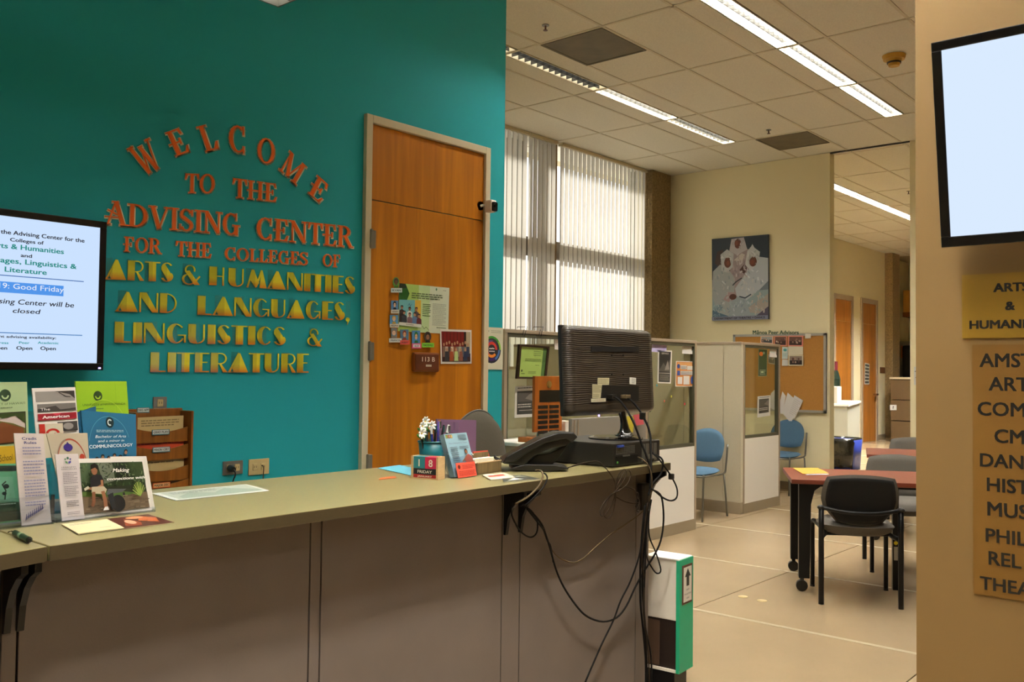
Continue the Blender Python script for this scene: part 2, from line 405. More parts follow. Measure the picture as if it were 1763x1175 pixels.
def fixture(x0, x1, y0, y1, s, label, z=C, name='ceiling_light', group=None, drop=0, nb=15, h=.09):
    t = thing(name, label, 'ceiling light', ((x0+x1)/2, (y0+y1)/2, z), group)
    x0 += .014; x1 -= .014
    fr = MB()
    fr.box((x0, y0, z), (x1, y0+.008, z+h)).box((x0, y1-.008, z), (x1, y1, z+h)).box((x0, y0, z), (x0+.008, y1, z+h)).box((x1-.008, y0, z), (x1, y1, z+h)).box((x0, y0, z+h), (x1, y1, z+h+.01))
    fr.build('frame', 'frame_cream' if not drop else 'steel_plate', t)
    MB().box((x0+.01, y0+.01, z+h-.02), (x1-.01, y1-.01, z+h-.005)).build('diffuser', emis('lamp_%s' % s, LAMPC, LAMP*s), t)
    lv = MB()
    for k in range(1, nb):
        x = x0+(x1-x0)*k/nb; lv.box((x-.002, y0+.008, z+.005), (x+.002, y1-.008, z+.055))
    ym = (y0+y1)/2; lv.box((x0, ym-.003, z+.005), (x1, ym+.003, z+.055))
    lv.build('louver', 'louver', t, kind='stuff')
    return t
nm = {2: 'first', 3: 'second', 4: 'third'}
for i, s_ in sorted(lit):
    x0, x1 = gx[i], gx[i+1]
    if s_[0] > 4.9:
        if i in nm: fixture(x0, x1, *s_, {2: .06, 3: 1.0, 4: .45}[i], {2: 'unlit dark louvered fluorescent fixture nearest the teal wall edge', 3: 'bright middle fluorescent fixture of the left row near the blinds', 4: 'dimmer far fluorescent fixture of the left row, nearest the poster wall'}[i])
        elif i < 2: fixture(x0, x1, *s_, .05, 'louvered fluorescent ceiling light behind the teal wall, %s the camera' % ('nearest' if i == 0 else 'second from'))
        else: fixture(x0, x1, *s_, 3.2 if i < 9 else 7.0, 'fluorescent light in the far room beyond the opening, %s of its row' % {7: 'nearest', 8: 'middle', 9: 'next', 10: 'fourth', 11: 'fifth', 12: 'sixth', 13: 'last'}.get(i, 'end'))  # the fifth one is added out of view to brighten the far wall
    elif s_[0] > 3:
        if i in nm: fixture(x0, x1, *s_, 1.0, {2: 'nearest bright fluorescent fixture of the right row, cut by the top of the frame', 3: 'middle bright fluorescent fixture of the right row', 4: 'farthest bright fluorescent fixture of the right row, toward the back wall'}[i])
        else: fixture(x0, x1, *s_, (.12, 1.7)[i] if i < 2 else .6, 'louvered fluorescent fixture of the right row, %s, above the frame' % ('nearest the reception' if i == 0 else 'next to the nearest in view'), h=.17 if i < 2 else .09)
    else: fixture(x0, x1, *s_, .6, 'added louvered fluorescent fixture over the tables right of the frame, %s from the reception' % ['first', 'second', 'third', 'fourth', 'fifth', 'sixth'][min(i, 5)], group='added fluorescent fixtures over the tables')  # row added right of the view for the light it gives
# suspended fixture over reception
t = fixture(1.0, 2.30, 3.12, 3.30, .05, 'suspended louvered fluorescent fixture over the reception, at the top edge of the picture', z=2.99, drop=1, name='suspended_light')
for hx in (1.2, 2.1): MB().cyl((hx, 3.21, 3.07), (hx, 3.21, C), .004).build('hanger', 'steel_plate', t)
fixture(-.5, .8, .75, .95, 2.0, 'added unseen fluorescent fixture on the lobby ceiling behind the camera', z=C-.15, drop=1, h=.11)  # added out of view to brighten the counter front and pillar
fixture(.2, 1.5, -1.3, -1.1, 2.0, 'added unseen fluorescent fixture on the lobby ceiling right of the camera', z=C-.15, drop=1, h=.11)  # another unseen lamp, added for light on the pillar face
fixture(1.5, 2.8, 1.05, 1.25, 3.3, 'added unseen fluorescent fixture on the lobby ceiling above the front of the counter', z=C-.15, drop=1, h=.10)  # unseen lamp put in to brighten the teal wall and door
# vents, sprinklers, smoke detector
for x, lab in ((5.80, 'square grey ceiling vent grille near the teal wall, dirt around it'), (9.745, 'square grey ceiling vent grille in front of the poster wall')):
    t = thing('ceiling_vent', lab, 'ceiling vent', (x+.33, 4.40, C))
    MB().box((x+.03, 4.115, C-.004), (x+.64, 4.69, C+.01)).build('panel', 'vent_grey', t)
    f = MB(); f.box((x+.012, 4.097, C-.008), (x+.66, 4.117, C)).box((x+.012, 4.688, C-.008), (x+.66, 4.71, C)).box((x+.012, 4.11, C-.008), (x+.032, 4.69, C)).box((x+.638, 4.11, C-.008), (x+.66, 4.69, C))
    f.build('frame', 'vent_grey', t)
for (x, y), lab in zip(((5.50, 4.41), (9.46, 4.41), (13.9, 4.3)), ('ceiling sprinkler head near the large vent by the teal wall', 'ceiling sprinkler head beside the far ceiling vent', 'ceiling sprinkler head in the far room')):
    t = thing('sprinkler', lab, 'sprinkler', (x, y, C))
    MB().cyl((x, y, C-.006), (x, y, C), .028).build('escutcheon', 'steel_plate', t)
    MB().cyl((x, y, C-.04), (x, y, C-.006), .007).cyl((x, y, C-.044), (x, y, C-.04), .018).build('head', 'sign_brown', t)
t = thing('smoke_detector', 'yellowed round smoke detector on the ceiling right of the lights', 'smoke detector', (7.878, 2.553, C-.09))
MB().cyl((7.878, 2.553, C-.035), (7.878, 2.553, C), .085, .095, 24).build('base', 'smoke_yellow', t)
MB().cyl((7.878, 2.553, C-.09), (7.878, 2.553, C-.035), .042, .062, 20).build('sensor', 'smoke_yellow', t)
MB().cyl((7.878, 2.553, C-.068), (7.878, 2.553, C-.055), .056, .058, 20).build('slot', 'black_plastic', t)

# walls
S('wall_left', (-3, 4.0, 0), (4.567, 4.15, C), 'teal_paint')
S('wall_left_return', (4.40, 4.15, 0), (4.55, WINY, C), 'cream_paint')
wb = MB(); wb.box((4.42, WINY, 0), (7.0, WINY+.2, C)).box((10.40, WINY, 0), (11.05, WINY+.2, C)).box((7.0, WINY, 0), (10.4, WINY+.2, .95))
wb.build('wall_window', 'cream_paint', kind=st)
xe = hit(1436, 600, 1, 4.29).x
S('wall_back', (BWX, 4.29, 0), (xe, WINY+.3, C), 'cream_paint')
yb2 = hit(1567, 600, 0, BWX).y
S('wall_back_right', (BWX, -3.2, 0), (xe, yb2, C), 'cream_paint')
S('trim_1', (BWX, yb2, C-.012), (BWX+.04, 4.29, C+.0), 'black_plastic')
S('wall_front', (-3, -3.2, 0), (25, -3.05, C), 'plain_paint')
S('wall_entry', (-3.1, -3.2, 0), (-3, 4.15, C), 'plain_paint')
S('wall_right', (2.9, -3.05, 0), (3.15, hit(1577, 700, 0, 2.9).y, C), 'tan_paint')
S('wall_far_left', (xe, FARY, 0), (20.82, FARY+.15, C), 'cream_paint')
S('wall_far_left_end', (20.7, FARY+.6, 0), (25, FARY+.75, C+.17), 'cream_paint')
S('wall_far', (24.4, -3.2, 0), (24.6, 7.7, C+.17), 'cream_paint')
S('baseboard_back', (BWX-.012, 4.29, 0), (BWX, WINY, .1), 'partition_base')
S('baseboard_back_right', (BWX-.012, .9, 0), (BWX, yb2, .1), 'partition_base')
S('baseboard_left', (-3, 3.988, 0), (4.567, 4.0, .1), 'partition_base')
S('baseboard_far', (11.3, FARY-.012, 0), (17.7, FARY, .12), 'partition_base')
S('baseboard_far_end', (20.3, FARY-.012, 0), (20.8, FARY, .12), 'partition_base')
# concrete columns
t = MB().box((10.40, WINY-.16, 0), (10.87, WINY, C)).build('concrete_column', 'concrete_column', label='rough exposed-aggregate concrete column in the corner between blinds and poster wall', cat='column')
y1 = hit(1537, 600, 0, 20.82).y; x1 = hit(1549, 600, 1, y1).x
MB().box((20.82, y1, 0), (x1, FARY+.6, C)).build('concrete_column', 'concrete_column', label='rough concrete column at the end of the far room beyond the two narrow doors', cat='column')
# window with frame, outside column and beam
w = thing('window_1', None, None, (8.7, WINY+.1, .95), kind=st)
MB().box((7.0, WINY+.09, 2.78), (10.4, WINY+.17, 2.99)).build('beam', 'beam_dark', w)
MB().box((7.93, WINY+.22, .9), (8.24, WINY+.5, C)).build('outer_column', 'beam_dark', w)
MB().box((8.44, WINY-.02, .95), (8.52, WINY+.16, C)).build('mullion', 'tan_paint', w)
fr = MB().box((7.0, WINY+.1, .95), (10.4, WINY+.15, 1.02)).box((7.0, WINY+.1, .95), (7.05, WINY+.15, C)).box((10.35, WINY+.1, .95), (10.4, WINY+.15, C))
fr.build('window_frame', 'partition_dark', w)
MB().box((7.05, WINY+.12, 1.02), (10.35, WINY+.126, C)).build('pane', glass('window_glass', (.96, .97, .96), .04), w)
for (xa, xb, lab, rot) in ((6.85, 7.915, 'vertical fabric blind on the left window beside the teal wall', 0), (7.935, 8.44, 'narrow vertical blind in front of the concrete pier between the windows', 1), (8.52, 10.39, 'wide vertical fabric blind, daylight shining through, left of the corner column', 2)):
    b = thing('vertical_blind', lab, 'blind', ((xa+xb)/2, WINY-.06, .97))
    MB().box((xa, WINY-.10, C-.035), (xb-.004, WINY-.03, C)).build('head_rail', 'frame_cream', b)
    n = round((xb-xa)/.0885); p = (xb-xa)/n
    sl = None
    for k in range(n):
        xc = xa+(k+.5)*p; a = math.radians(8); hw = .0475
        dx, dy = hw*math.cos(a), hw*math.sin(a)
        if sl is None:
            g = [[(-dx+2*dx*j/4, -dy+2*dy*j/4-.004*(1-(j/2-1)**2), z) for j in range(5)] for z in (1.0, C-.035)]
            sl = MB().shell(g, .0012).build('slat', 'blind_fabric', b, origin=(0, 0, 0)); dsl = sl.data; bpy.data.objects.remove(sl)
        link_piece(dsl, 'slat', b, (xc, WINY-.06, 0))
# doors in the teal wall and in the far room
def door(name, x0, x1, z1, y, zj, casing=.045, far=0):
    d = thing(name, None, None, ((x0+x1)/2, y, 0), kind=st)
    fr = MB(); c = casing
    fr.box((x0-c, y-.03, 0), (x0, y, z1+c)).box((x1, y-.03, 0), (x1+c, y, z1+c)).box((x0, y-.03, z1), (x1, y, z1+c))
    fr.build('door_frame', 'frame_cream' if not far else 'partition_trim', d, bevel=.003)
    wd_ = 'door_wood' if not far else 'far_wood'
    MB().box((x0+.003, y-.012, .005), (x1-.003, y-.0, zj-.003)).build('door_leaf', wd_, d)
    MB().box((x0+.003, y-.012, zj+.002), (x1-.003, y-.0, z1-.003)).build('top_panel', wd_, d)
    return d
D = 4.0
dl, dr = hit(632, 500, 1, D).x, hit(828.5, 500, 1, D).x; dz = (hit(636, 216, 1, D).z+hit(828, 262, 1, D).z)/2; dj = hit(700, 356, 1, D).z
d1 = door('door_1', dl, dr, dz, D, dj)
for py in (412, 605, 798):
    z = hit(631, py, 1, D).z
    MB().cyl((dl-.004, D-.036, z-.055), (dl-.004, D-.036, z+.055), .008).box((dl-.012, D-.034, z-.05), (dl+.03, D-.0125, z+.05)).build('hinge', 'steel_plate', d1)
MB().cyl((dr-.07, D-.012, 1.0), (dr-.07, D-.06, 1.0), .012).ball((dr-.07, D-.07, 1.0), .028).build('door_knob', 'brass', d1)
fd = door('door_2', 17.9, 18.75, 2.93, FARY, 2.50, .1, 1)
fd = door('door_3', 19.40, 20.2, 2.94, FARY, 2.50, .1, 1)
MB().box((20.02, FARY-.09, .98), (20.15, FARY-.02, 1.02)).build('door_handle', 'chrome', fd)
# ------------------------------------------------------------------ wall lettering
TY = D-.006
def wallmap(o, ux, uz, sc, y=TY):
    """maps glyph space to the teal wall: o = base point (x, z), ux/uz = 2-D unit vectors"""
    def f(gx, gy, dep): return Vector((o[0]+(ux[0]*gx+uz[0]*gy)*sc, y+dep, o[1]+(ux[1]*gx+uz[1]*gy)*sc))
    return f
def q4(x0, y0, x1, y1, w):
    L = math.hypot(x1-x0, y1-y0); ox, oy = -(y1-y0)/L*w/2, (x1-x0)/L*w/2
    return [(x0+ox, y0+oy), (x0-ox, y0-oy), (x1-ox, y1-oy), (x1+ox, y1+oy)]
def arc(cx, cy, rx, ry, a0, a1, tw, th, n=12):
    out = []; P = []
    for i in range(n+1):
        a = math.radians(a0+(a1-a0)*i/n); c, s = math.cos(a), math.sin(a)
        P.append(((cx+rx*c, cy+ry*s), (cx+(rx-tw)*c, cy+(ry-th)*s)))
    for a, b in zip(P, P[1:]): out.append([a[0], b[0], b[1], a[1]])
    return out
def R(x0, y0, x1, y1): return [(x0, y0), (x1, y0), (x1, y1), (x0, y1)]
def serif_glyph(c):
    t, n, s = .155, .055, .05   # thick, thin, serif
    def sf(x, y, w): return R(x-w/2, y-(s if y > .5 else 0), x+w/2, y+(0 if y > .5 else s))
    G = {
     'W': (1.12, [q4(.14, 1, .37, 0, t), q4(.37, 0, .58, .85, n), q4(.54, .85, .76, 0, t), q4(.76, 0, 1.0, 1, n), sf(.14, 1, .28), sf(1.0, 1, .24), sf(.56, .9, .2)]),
     'E': (.70, [R(.12, 0, .12+t, 1), R(.05, 0, .6, n), R(.05, 1-n, .58, 1), R(0, .47, .46, .47+n), [(.6, 0), (.66, .26), (.6, .26), (.5, n)], [(.58, 1), (.62, .76), (.56, .76), (.5, 1-n)], R(.42, .38, .47, .63)]),
     'L': (.64, [R(.12, 0, .12+t, 1), sf(.2, 1, .34), R(.05, 0, .56, n), [(.56, 0), (.62, .3), (.55, .3), (.42, n)]]),
     'C': (.76, arc(.4, .5, .38, .5, 50, 310, t, n)+[R(.6, .68, .65, 1.0), R(.6, .0, .65, .26)]),
     'O': (.84, arc(.41, .5, .39, .5, 0, 360, t*.95, n, 18)),
     'M': (1.02, [R(.12, 0, .12+n, 1), q4(.16, .97, .48, .05, t), q4(.48, .05, .8, .97, n), R(.78, 0, .78+t, 1), sf(.15, 0, .26), sf(.86, 0, .3), sf(.12, 1, .2), sf(.88, 1, .26)]),
     'T': (.72, [R(.27, 0, .27+t, 1), R(.02, 1-n, .68, 1), sf(.355, 0, .34), [(.02, 1), (0, .72), (.05, .72), (.12, 1-n)], [(.68, 1), (.7, .72), (.65, .72), (.58, 1-n)]]),
     'H': (.86, [R(.1, 0, .1+t, 1), R(.58, 0, .58+t, 1), R(0, .46, .75, .46+n), sf(.18, 0, .3), sf(.66, 0, .3), sf(.18, 1, .3), sf(.66, 1, .3)]),
     'A': (.86, [q4(.1, 0, .4, 1, n), q4(.4, 1, .7, 0, t), R(.0, .3, .62, .3+n), sf(.1, 0, .24), sf(.7, 0, .3), sf(.38, 1, .24), q4(.1, .62, .6, .38, n)]),
     'D': (.84, [R(.1, 0, .1+t, 1), sf(.15, 0, .3), sf(.15, 1, .3)]+arc(.3, .5, .48, .5, -90, 90, t, n)+[R(.15, 0, .32, n), R(.15, 1-n, .32, 1)]),
     'V': (.84, [q4(.14, 1, .42, 0, t), q4(.42, 0, .74, 1, n), sf(.14, 1, .3), sf(.74, 1, .24)]),
     'I': (.4, [R(.12, 0, .12+t, 1), sf(.2, 0, .34), sf(.2, 1, .34)]),
     'S': (.64, arc(.31, .74, .27, .26, 20, 240, .12, n, 9)+arc(.31, .27, .29, .27, -160, 60, .13, n, 9)+[q4(.15, .64, .48, .4, t*.9), R(.53, .72, .58, .98), R(.03, .02, .08, .3)]),
     'N': (.88, [R(.12, 0, .12+n, 1), q4(.15, .96, .7, .04, t), R(.68, 0, .68+n, 1), sf(.15, 0, .26), sf(.72, 1, .26), sf(.1, 1, .24)]),
     'G': (.84, arc(.4, .5, .38, .5, 50, 325, t, n)+[R(.56, 0, .56+t, .42), sf(.64, .42, .32), R(.6, .68, .65, 1.0)]),
     'R': (.84, [R(.1, 0, .1+t, 1), sf(.18, 0, .32), sf(.14, 1, .26)]+arc(.33, .74, .32, .26, -90, 90, t*.9, n, 9)+[R(.2, 1-n, .35, 1), R(.2, .48, .35, .48+n), q4(.42, .5, .68, .04, t*.95), sf(.72, 0, .22)]),
     'F': (.68, [R(.12, 0, .12+t, 1), sf(.2, 0, .32), R(.05, 1-n, .58, 1), R(.0, .47, .44, .47+n), [(.58, 1), (.62, .74), (.56, .74), (.5, 1-n)], R(.42, .38, .47, .63)]),
    }
    return G[c]
def deco_glyph(c):
    n = .05
    G = {
     'A': (.98, [[(.36, 0), (.3, .12), (.5, 1), (.56, 1), (.95, 0)], q4(.06, 0, .5, 1, n*1.6), [(.2, .2), (.5, .9), (.62, 0), (.3, .0)], R(0, 0, .3, .04)]),
     'R': (.82, [R(.04, 0, .36, 1), R(.3, 1-n, .5, 1), R(.3, .42, .5, .42+n)]+arc(.48, .71, .28, .29, -90, 90, n*1.4, n, 9)+[[(.42, .44), (.5, .44), (.8, 0), (.6, 0)]]),
     'T': (.74, [R(.2, 0, .54, 1), R(.0, 1-n*1.3, .74, 1)]),
     'S': (.68, arc(.34, .72, .28, .28, 30, 200, .1, n, 9)+arc(.34, .28, .3, .28, -160, 40, .12, n, 9)+[[(.06, .8), (.2, .95), (.64, .25), (.5, .06)], [(.06, .8), (.06, .62), (.4, .02), (.5, .06)]]),
     '&': (.86, arc(.4, .75, .24, .25, -20, 230, .07, n, 10)+arc(.36, .28, .32, .28, 60, 330, .1, n, 12)+[[(.18, .66), (.36, .72), (.84, 0), (.6, 0)], q4(.6, .12, .84, .44, n*1.4)]),
     'H': (.88, [R(.04, 0, .38, 1), R(.36, .48, .66, .48+n), R(.64, 0, .64+n*1.4, 1)]),
     'U': (.84, [R(.04, .25, .36, 1), [(.04, .27), (.36, .27), (.42, .02), (.3, 0), (.12, .08)], R(.68, .3, .68+n*1.4, 1)]+arc(.42, .3, .33, .3, 180, 360, n*1.3, n, 10)),
     'M': (1.06, [q4(.1, 0, .34, 1, n*1.6), [(.3, 1), (.4, 1), (.66, .28), (.5, 0), (.44, .1)], [(.3, 1), (.18, .5), (.46, .06), (.52, .2)], q4(.52, .05, .78, 1, n*1.6), [(.74, 1), (.82, 1), (1.04, 0), (.7, 0)]]),
     'N': (.9, [q4(.07, 0, .07, 1, n*1.4), [(.06, 1), (.34, 1), (.84, 0), (.6, 0), (.06, .82)], q4(.82, 0, .82, 1, n*1.4)]),
     'I': (.42, [R(.04, 0, .38, 1)]),
     'E': (.7, [R(.04, 0, .36, 1), R(.3, 0, .66, n*1.3), R(.3, 1-n*1.3, .66, 1), R(.3, .48, .58, .48+n*1.2)]),
     'D': (.84, [R(.04, 0, .36, 1)]+arc(.34, .5, .46, .5, -90, 90, n*1.4, n, 12)+[R(.3, 0, .38, n), R(.3, 1-n, .38, 1)]),
     'L': (.7, [R(.04, 0, .38, 1), R(.3, 0, .66, n*1.4)]),
     'G': (.9, arc(.42, .5, .38, .5, 40, 330, n*1.4, n, 16)+arc(.42, .5, .38, .5, 95, 265, .24, .1, 12)+[R(.5, .4, .84, .4+n), R(.76, .05, .83, .42)]),
     'C': (.82, arc(.42, .5, .38, .5, 40, 320, n*1.4, n, 16)+arc(.42, .5, .38, .5, 95, 265, .24, .1, 12)),
     ',': (.34, arc(.14, .05, .12, .12, 0, 360, .11, .11, 10)+[[(.14, .0), (.26, .05), (.1, -.25)]]),
    }
    return G[c]
def inflate(poly, d):
    cx = sum(p[0] for p in poly)/len(poly); cy = sum(p[1] for p in poly)/len(poly); out = []
    A = sum(poly[i][0]*poly[(i+1) % len(poly)][1]-poly[(i+1) % len(poly)][0]*poly[i][1] for i in range(len(poly)))
    sg = 1 if A > 0 else -1; n = len(poly)
    for i in range(n):
        p0, p1, p2 = poly[i-1], poly[i], poly[(i+1) % n]
        def nr(a, b): L = math.hypot(b[0]-a[0], b[1]-a[1]) or 1e-6; return ((b[1]-a[1])/L*sg, -(b[0]-a[0])/L*sg)
        a, b = nr(p0, p1), nr(p1, p2); k = 1+a[0]*b[0]+a[1]*b[1]; k = max(k, .5)
        out.append((p1[0]+(a[0]+b[0])/k*d, p1[1]+(a[1]+b[1])/k*d))
    return out
def ccw(poly):
    A = sum(poly[i][0]*poly[(i+1) % len(poly)][1]-poly[(i+1) % len(poly)][0]*poly[i][1] for i in range(len(poly)))
    return poly if A > 0 else poly[::-1]
def letter(c, f, font, parent, tapey=False):
    adv, polys = (serif_glyph if font == 's' else deco_glyph)(c)
    if font == 's':
        bk = MB()
        for p in polys: bk.prism([(x+.022, y-.02) for x, y in ccw(inflate(p, .04))], f, .002)
        o = None
        mb = MB()
        for k, p in enumerate(polys): mb.prism(ccw(p), lambda x, y, d, k=k: f(x, y, d-.0032-.00003*k), .0028)
        o = mb.build('letter', 'orange_paper', parent); bk.build('backing', 'cream_paper', o)
    else:
        mb = MB()
        for k, p in enumerate(polys): mb.prism(ccw(p), lambda x, y, d, k=k: f(x, y, d-.0032-.00003*k), .003)
        o = mb.build('letter', 'yellow_paper', parent)
        if tapey:
            x0 = random.uniform(-.02, .15); w_ = random.uniform(.25, .5); h0 = random.uniform(-.05, .1)
            MB().prism(R(x0, h0, x0+w_, 1.06), lambda x, y, d: f(x, y, d-.0055), .0004).build('tape', 'clear_tape', o)
    return o
def W2(px, py): p = hit(170+px/2.5, 190+py/2.5, 1, TY); return (p.x, p.z)
def line(text, font, x0, b0, t0, x1, b1, t1, parent, cap=None):
    """letters between two measured ends: baselines b, cap tops t (crop pixels)"""
    A, B = W2(x0, b0), W2(x1, b1); hA = W2(x0, t0)[1]-A[1]; hB = W2(x1, t1)[1]-B[1]
    G = serif_glyph if font == 's' else deco_glyph
    adv = [(G(c)[0] if c != ' ' else .4) for c in text]; tot = sum(adv); L = math.hypot(B[0]-A[0], B[1]-A[1]); u = ((B[0]-A[0])/L, (B[1]-A[1])/L); x = 0
    for i, c in enumerate(text):
        s_ = x/tot; h = hA*(1-s_)+hB*s_
        if i == 0 and cap: h = h*cap
        if c != ' ':
            sx = L/tot; o = (A[0]+u[0]*x*sx, A[1]+u[1]*x*sx)
            def f(gx, gy, dep, o=o, sx=sx, h=h): return Vector((o[0]+u[0]*gx*sx, TY+dep, o[1]+u[1]*gx*sx+gy*h))
            letter(c, f, font, parent, tapey=(font == 'd'))
        x += adv[i]
def lgroup(label): return thing('wall_lettering', label, 'lettering', (hit(400, 500, 1, TY).x, TY, 1.4))
g = lgroup('orange cutout letters arched over the sign reading WELCOME')
for c, b, tp, wpx in (('W', (235, 262), (168, 143), 112), ('E', (362, 187), (317, 86), 82), ('L', (489, 172), (451, 64), 74), ('C', (598, 182), (596, 66), 78), ('O', (716, 228), (726, 122), 80), ('M', (811, 288), (858, 208), 92), ('E', (926, 378), (966, 302), 70)):
    B_, T_ = W2(*b), W2(*tp); h = math.hypot(T_[0]-B_[0], T_[1]-B_[1]); uz = ((T_[0]-B_[0])/h, (T_[1]-B_[1])/h); ux = (uz[1], -uz[0])
    adv = serif_glyph(c)[0]; wid = abs(W2(b[0]+wpx/2, b[1])[0]-W2(b[0]-wpx/2, b[1])[0]); sx = wid/adv
    def f(gx, gy, dep, B_=B_, ux=ux, uz=uz, sx=sx, h=h, adv=adv): return Vector((B_[0]+ux[0]*(gx-adv/2)*sx+uz[0]*gy*h, TY+dep, B_[1]+ux[1]*(gx-adv/2)*sx+uz[1]*gy*h))
    letter(c, f, 's', g)
g = lgroup('orange cutout letters reading TO THE under the arch'); line('TO', 's', 370, 355, 272, 500, 358, 274, g); line('THE', 's', 575, 375, 292, 767, 395, 318, g)
g = lgroup('large orange cutout letters reading ADVISING CENTER'); line('ADVISING', 's', 25, 490, 392, 608, 540, 446, g, 1.05); line('CENTER', 's', 676, 553, 458, 1095, 592, 502, g)
g = lgroup('smaller orange cutout letters reading FOR THE COLLEGES OF'); line('FOR', 's', 105, 608, 543, 270, 619, 553, g); line('THE', 's', 330, 627, 563, 485, 636, 573, g); line('COLLEGES', 's', 540, 643, 588, 900, 668, 612, g); line('OF', 's', 962, 671, 618, 1040, 676, 623, g)
g = lgroup('yellow paper letters reading ARTS & HUMANITIES'); line('ARTS', 'd', 25, 728, 640, 322, 740, 658, g); line('&', 'd', 352, 750, 664, 435, 753, 668, g); line('HUMANITIES', 'd', 470, 752, 672, 1104, 792, 718, g)
g = lgroup('yellow paper letters reading AND LANGUAGES with a comma'); line('AND', 'd', 70, 866, 780, 337, 874, 790, g); line('LANGUAGES,', 'd', 420, 880, 798, 1085, 906, 828, g)
g = lgroup('yellow paper letters reading LINGUISTICS &'); line('LINGUISTICS', 'd', 62, 1000, 910, 806, 1012, 934, g); line('&', 'd', 893, 1014, 938, 960, 1018, 942, g)
g = lgroup('yellow paper letters reading LITERATURE, lowest line on the teal wall'); line('LITERATURE', 'd', 217, 1127, 1042, 905, 1130, 1048, g)
# ------------------------------------------------------------------ reception counter
CZ = 1.07; FY = 1.985; BY = 2.665; PX = 2.08; CR = 3.335; CL = .836
t = MB().prism([(CL+.003, FY), (CR, FY), (CR, BY), (CL+.003, BY)], lambda x, y, d: Vector((x, y, CZ-d)), .032)
wt = thing('worktop', 'long laminate reception worktop carrying the phone, calendar and computer', 'worktop', (2.0, 2.3, CZ-.032))
t.build('slab', ['counter_laminate'], wt, bevel=.002)
MB().box((CL+.003, FY-.0015, CZ-.031), (CR, FY+.001, CZ-.001)).build('edge_band', 'counter_edge', wt)
wt = thing('worktop', 'left laminate worktop section angled away beyond the seam', 'worktop', (.2, 2.1, CZ-.032))
k = .235
MB().prism([(CL-.6, FY-.6*k), (CL-.003, FY), (CL-.003, BY), (CL-.6, BY-.6*k)], lambda x, y, d: Vector((x, y, CZ-d)), .032).build('slab', 'counter_laminate', wt, bevel=.002)
MB().add([(CL-.6, FY-.6*k-.0015, CZ-.031), (CL-.003, FY-.0015, CZ-.031), (CL-.003, FY-.0015, CZ-.001), (CL-.6, FY-.6*k-.0015, CZ-.001)], [(0, 1, 2, 3)]).build('edge_band', 'counter_edge', wt)
cb = thing('reception_counter', 'taupe laminate reception counter base with vertical strips and black brackets', 'counter', (2.0, 2.3, 0))
MB().box((.78, PX+.012, .0), (CR-.02, PX+.035, CZ-.034)).build('core', 'counter_joint', cb)
js = [.783, .817, 1.579, 1.617, 2.386, 2.482, 3.225, 3.325]
for i, (a, b) in enumerate(zip(js, js[1:])):
    MB().box((a+.0025, PX, .02), (b-.0025, PX+.0125, CZ-.034)).build('panel' if i % 2 else 'trim_strip', 'counter_panel', cb, bevel=.001)
MB().box((CR-.03, PX+.013, 0), (CR-.01, 2.62, CZ-.034)).build('end_panel', 'counter_panel', cb)
MB().box((.78, 2.6, 0), (CR-.03, 2.62, CZ-.034)).build('back_panel', 'counter_panel', cb)
# the panel run below the angled left section
MB().add([(CL-.6, PX-.64*k, .02), (.780, PX, .02), (.780, PX, CZ-.034), (CL-.6, PX-.64*k, CZ-.034), (CL-.6, PX+.3, .02), (.780, PX+.3, .02), (.780, PX+.3, CZ-.034), (CL-.6, PX+.3, CZ-.034)],
         [(0, 1, 2, 3), (4, 7, 6, 5), (1, 5, 6, 2), (0, 3, 7, 4), (3, 2, 6, 7)]).build('side_panel', 'counter_panel', cb)
def bracket(x, dep=.09, h=.155):
    pr = [(0, 0), (-dep, 0), (-dep, -.018), (-dep*.72, -.032), (-dep*.42, -.06), (-dep*.2, -.10), (-dep*.1, -h), (0, -h)]
    return MB().prism([(a, b) for a, b in pr], lambda a, b, d: Vector((x+d, PX+a-.0005, CZ-.034+b)), .014)
for x in (.785, .812, 2.392, 2.470, 3.30): bracket(x).build('bracket', 'black_metal', cb)
MB().box((2.392, PX-.088, CZ-.040), (2.484, PX, CZ-.0345)).build('bracket_plate', 'black_metal', cb)
# black grommet cover clip on the right panel
# desk surface and cabinet in front of the glazed partition
t = thing('filing_cabinet', 'low beige cabinet in front of the glazed partition, holding the wooden plaque', 'cabinet', (5.3, 3.95, 0))
cx1 = hit(1108, 768, 1, 3.66).x
MB().box((4.62, 3.68, 0), (cx1-.02, 4.15, .945)).build('body', 'partition_metal', t)
MB().box((4.60, 3.66, .945), (cx1, 4.16, .968)).build('top', 'partition_white', t, bevel=.004)
for i in range(2): MB().box((4.66+.48*i, 3.668, .1), (5.1+.48*i, 3.68, .93)).build('drawer', 'partition_metal', t, bevel=.003)

